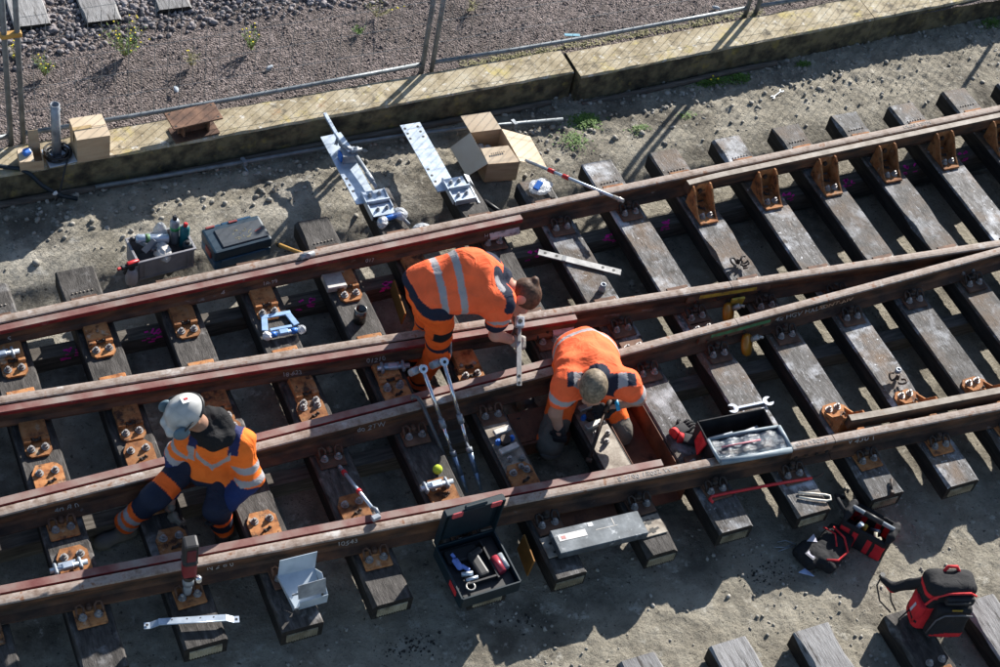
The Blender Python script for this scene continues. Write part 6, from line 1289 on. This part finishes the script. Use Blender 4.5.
# ================================================================== RUCKSACK AND TOOL BAG
def backpack():
    c0 = (5.345, -1.70, -.12); t = thing('rucksack', 'red and black tool rucksack standing on a dark sleeper at lower right', 'rucksack', c0, (0, 0, 0)); T0 = Vector(c0); wl = lambda o: setattr(o, 'location', Vector(o.location) - T0)
    rz = -.32; rot = (-.10, .0, rz); cr, sr = math.cos(rz), math.sin(rz); q = lambda x, y, z: (c0[0] + x * cr - y * sr, c0[1] + x * sr + y * cr, c0[2] + z)
    BKC = V3(.016, .016, .018); RD = V3(.62, .022, .03)
    def lx(P): d = P - V3(*c0); return d[:, 0] * cr + d[:, 1] * sr, -d[:, 0] * sr + d[:, 1] * cr, d[:, 2]
    def cb(P):
        x, y, z = lx(P); C = np.tile(BKC, (len(P), 1)); C[(x < -.07) & (z < .27)] = RD; C[(z > .36) & (z < .39) & (x < -.10)] = RD; C[(x > .15) & (z > .10) & (z < .30)] = RD; C[(x < -.155) & (np.abs(z - .10) < .012)] = BKC; C[z < .03] = BKC; return C
    wl(implicit('body', [rbox(q(0, .03, .235), (.35, .20, .46), .06, rot), rbox(q(0, .02, .42), (.27, .16, .10), .05, rot)], .008, CLOTH, t, cb, k=.03, wr=.004, seed=2, wsc=26))
    def cp(P):
        x, y, z = lx(P); C = np.tile(BKC * 1.2, (len(P), 1)); m = np.abs(z - (.085 + .25 * (x + .02) * (x > -.1) * 0 + .03 * x)) < .022 * np.clip((x + .10) / .12, 0, 1); C[m] = RD; C[np.abs(z - .052) < .006 * (x < .02)] = GRY * .8; return C
    wl(implicit('front_pocket', [rbox(q(.03, -.09, .19), (.25, .10, .30), .035, rot), rbox(q(.03, -.11, .10), (.25, .08, .12), .03, rot)], .007, CLOTH, t, cp, k=.02, wr=.003, seed=3, wsc=30))
    wl(implicit('top_pocket', [rbox(q(.04, -.075, .39), (.20, .06, .07), .02, rot)], .006, CLOTH, t, lambda P: np.tile(BKC * 1.5, (len(P), 1)), k=.02))
    def csd(P): x, y, z = lx(P); C = np.tile(RD, (len(P), 1)); return C
    wl(implicit('side_pocket', [rbox(q(-.185, -.03, .235), (.05, .13, .13), .015, (rot[0], .1, rz))], .006, CLOTH, t, csd, k=.02))
    b = MB(); b.box(q(-.213, -.03, .235), (.004, .018, .085), (rot[0] + .15, .1, rz)); wl(b.build('reflective_strip', plain('pale_grey_fabric', (.50, .48, .55), .7), t))
    b = MB(); b.tube([q(-.175, -.05, .08), q(-.172, -.055, .26), q(-.13, -.06, .39), q(-.05, -.065, .445), q(.10, -.065, .455), q(.16, -.05, .40)], .008, 8); wl(b.build('red_piping', REDF, t))
    b = MB(); b.tube([q(-.10, -.14, .09), q(-.09, -.145, .25), q(-.05, -.15, .315), q(.06, -.152, .325), q(.14, -.148, .31)], .006, 8); wl(b.build('zip', plain('zip_grey', (.10, .10, .11), .4), t))
    b = MB(); b.tube([q(-.06, -.115, .405), q(.02, -.118, .412), q(.10, -.112, .41)], .007, 8); wl(b.build('handle', BLACKM, t)); b = MB(); b.box(q(.03, -.128, .345), (.07, .006, .014), (0, 0, rz)); wl(b.build('yellow_tag', YELL, t))
    st = implicit('shoulder_strap', [cap(q(-.13, .08, .38), q(-.20, .12, .27), .034, .036), cap(q(-.20, .12, .27), q(-.29, .15, .18), .036, .034), cap(q(-.29, .15, .18), q(-.36, .19, .21), .034, .020)], .007, CLOTH, t, lambda P: np.where(((P @ V3(0, 0, 1) > .09 - .35 * (P[:, 0] - 5.0))[:, None]), BKC, RD), k=.02, wr=.003); wl(st)
    for i, pts in enumerate(((q(-.36, .22, .20), q(-.38, .19, .14), q(-.35, .12, .06), q(-.28, .05, .03)), (q(-.30, .18, .17), q(-.29, .10, .10), q(-.25, .05, .05)), (q(-.20, .0, .15), q(-.25, -.02, .06), q(-.24, -.04, .02)))):
        b = MB(); b.tube(pts, .006, 6); wl(b.build('webbing', BLACKF, t))
    b = MB(); b.tube([q(-.05, .10, .44), q(-.02, .12, .485), q(.04, .12, .485), q(.07, .10, .44)], .012, 8); wl(b.build('grab_loop', REDF, t))
    b = MB(); b.hexa(q(-.36, .22, .195), .02, .03); wl(b.build('buckle', BLACKM, t))
backpack()
def toolbag():
    c0 = (5.36, -.885, -.295); t = thing('tool_bag', 'open black and red tool bag with tubular handle and folded back flap', 'tool bag', c0); T0 = Vector(c0); wl = lambda o: setattr(o, 'location', Vector(o.location) - T0)
    rz = -.95; cr, sr = math.cos(rz), math.sin(rz); q = lambda x, y, z: (c0[0] + x * cr - y * sr, c0[1] + x * sr + y * cr, c0[2] + z); BKC = V3(.016, .016, .018); RD = V3(.55, .02, .03)
    def lx(P): d = P - V3(*c0); return d[:, 0] * cr + d[:, 1] * sr, -d[:, 0] * sr + d[:, 1] * cr, d[:, 2]
    def cw(P):
        x, y, z = lx(P); C = np.tile(BKC, (len(P), 1)); C[(np.abs(x) > .035) & (z < .16) & (z > .01)] = RD; C[(np.abs(np.abs(x) - .085) < .012)] = BKC; return C
    for y in (-.105, .105): wl(implicit('side_panel', [rbox(q(0, y, .10), (.34, .03, .20), .014, (.0, 0, rz))], .006, CLOTH, t, cw, wr=.005, wsc=30, seed=int(y * 100) + 20))
    for x in (-.165, .165): wl(implicit('end_panel', [rbox(q(x, 0, .115), (.035, .22, .23), .015, (0, 0, rz)), cap(q(x, -.05, .23), q(x, .05, .23), .03)], .006, CLOTH, t, lambda P: np.tile(BKC * 1.1, (len(P), 1)), wr=.004, wsc=30))
    b = MB(); b.box(q(0, 0, .012), (.33, .2, .02), (0, 0, rz)); wl(b.build('base', BLACKF, t))
    b = MB(); b.tube([q(-.16, 0, .255), q(.16, 0, .255)], .016, 12); wl(b.build('handle_tube', ZINCD, t)); b = MB(); b.tube([q(-.07, 0, .255), q(.07, 0, .255)], .020, 12); wl(b.build('handle_grip', BLACKM, t))
    for i, (p0, p1, r_, m, nm) in enumerate(((q(-.08, -.06, .10), q(-.05, -.05, .20), .018, ZINC, 'chrome socket standing in the open tool bag'), (q(.05, -.07, .09), q(.11, -.06, .17), .014, plain('pale_tool', (.45, .42, .33), .5), 'pale plier handles in the open tool bag'), (q(-.02, -.03, .12), q(-.02, -.02, .17), .016, YELL, 'yellow capped tool in the open tool bag'), (q(.02, .05, .08), q(.08, .02, .14), .012, plain('blue_steel', (.22, .30, .42), .3, .6), 'blue steel tool inside the open tool bag'), (q(-.11, .04, .1), q(-.06, .05, .2), .014, plain('dull_red', (.20, .02, .03), .5), 'dark red handle inside the open tool bag'), (q(.10, -.09, .1), q(.06, -.02, .16), .013, plain('pale_tool', (.45, .42, .33), .5), 'second pale plier handle in the open tool bag'))):
        b = MB(); b.cyl(p0, p1, r_, 10); b.build('hand_tool', m, label=nm, cat='tool')
    fl = [rbox((5.02, -.94, -.235), (.30, .22, .10), .04, (.12, .1, .55)), rbox((4.87, -.92, -.235), (.16, .20, .10), .04, (0, 0, .3)), rbox((5.15, -.86, -.22), (.14, .20, .08), .03, (0, 0, .6))]
    wl(implicit('flap', fl, .008, CLOTH, t, lambda P: np.tile(BKC * .9, (len(P), 1)), k=.03, wr=.006, wsc=26, seed=6))
    b = MB(); b.tube([(5.12, -.80, -.165), (5.155, -.90, -.17), (5.12, -1.01, -.175), (5.02, -1.05, -.18), (4.94, -1.02, -.18)], .008, 8); wl(b.build('red_piping', REDF, t)); b = MB(); b.tube([(5.05, -.78, -.165), (5.10, -.86, -.16), (5.06, -.95, -.165)], .006, 8); wl(b.build('inner_piping', REDF, t))
    b = MB(); b.sheet([(4.885, -.84, -.182), (4.965, -.80, -.182), (4.955, -.87, -.182)], .004); wl(b.build('logo', plain('pale_grey_fabric', (.50, .48, .55), .7), t)); b = MB(); b.box((4.855, -.95, -.182), (.05, .075, .006), (0, 0, .4)); wl(b.build('tag', plain('tag_grey', (.12, .12, .14), .6), t)); b = MB(); b.box((4.855, -.95, -.1785), (.028, .055, .003), (0, 0, .4)); wl(b.build('tag_print', plain('pale_grey_fabric', (.50, .48, .55), .7), t))
    b = MB(); b.tube([q(-.17, -.05, .20), q(-.26, -.02, .25), q(-.30, .06, .2), q(-.25, .12, .15)], .016, 8); wl(b.build('carry_strap', BLACKF, t))
toolbag()
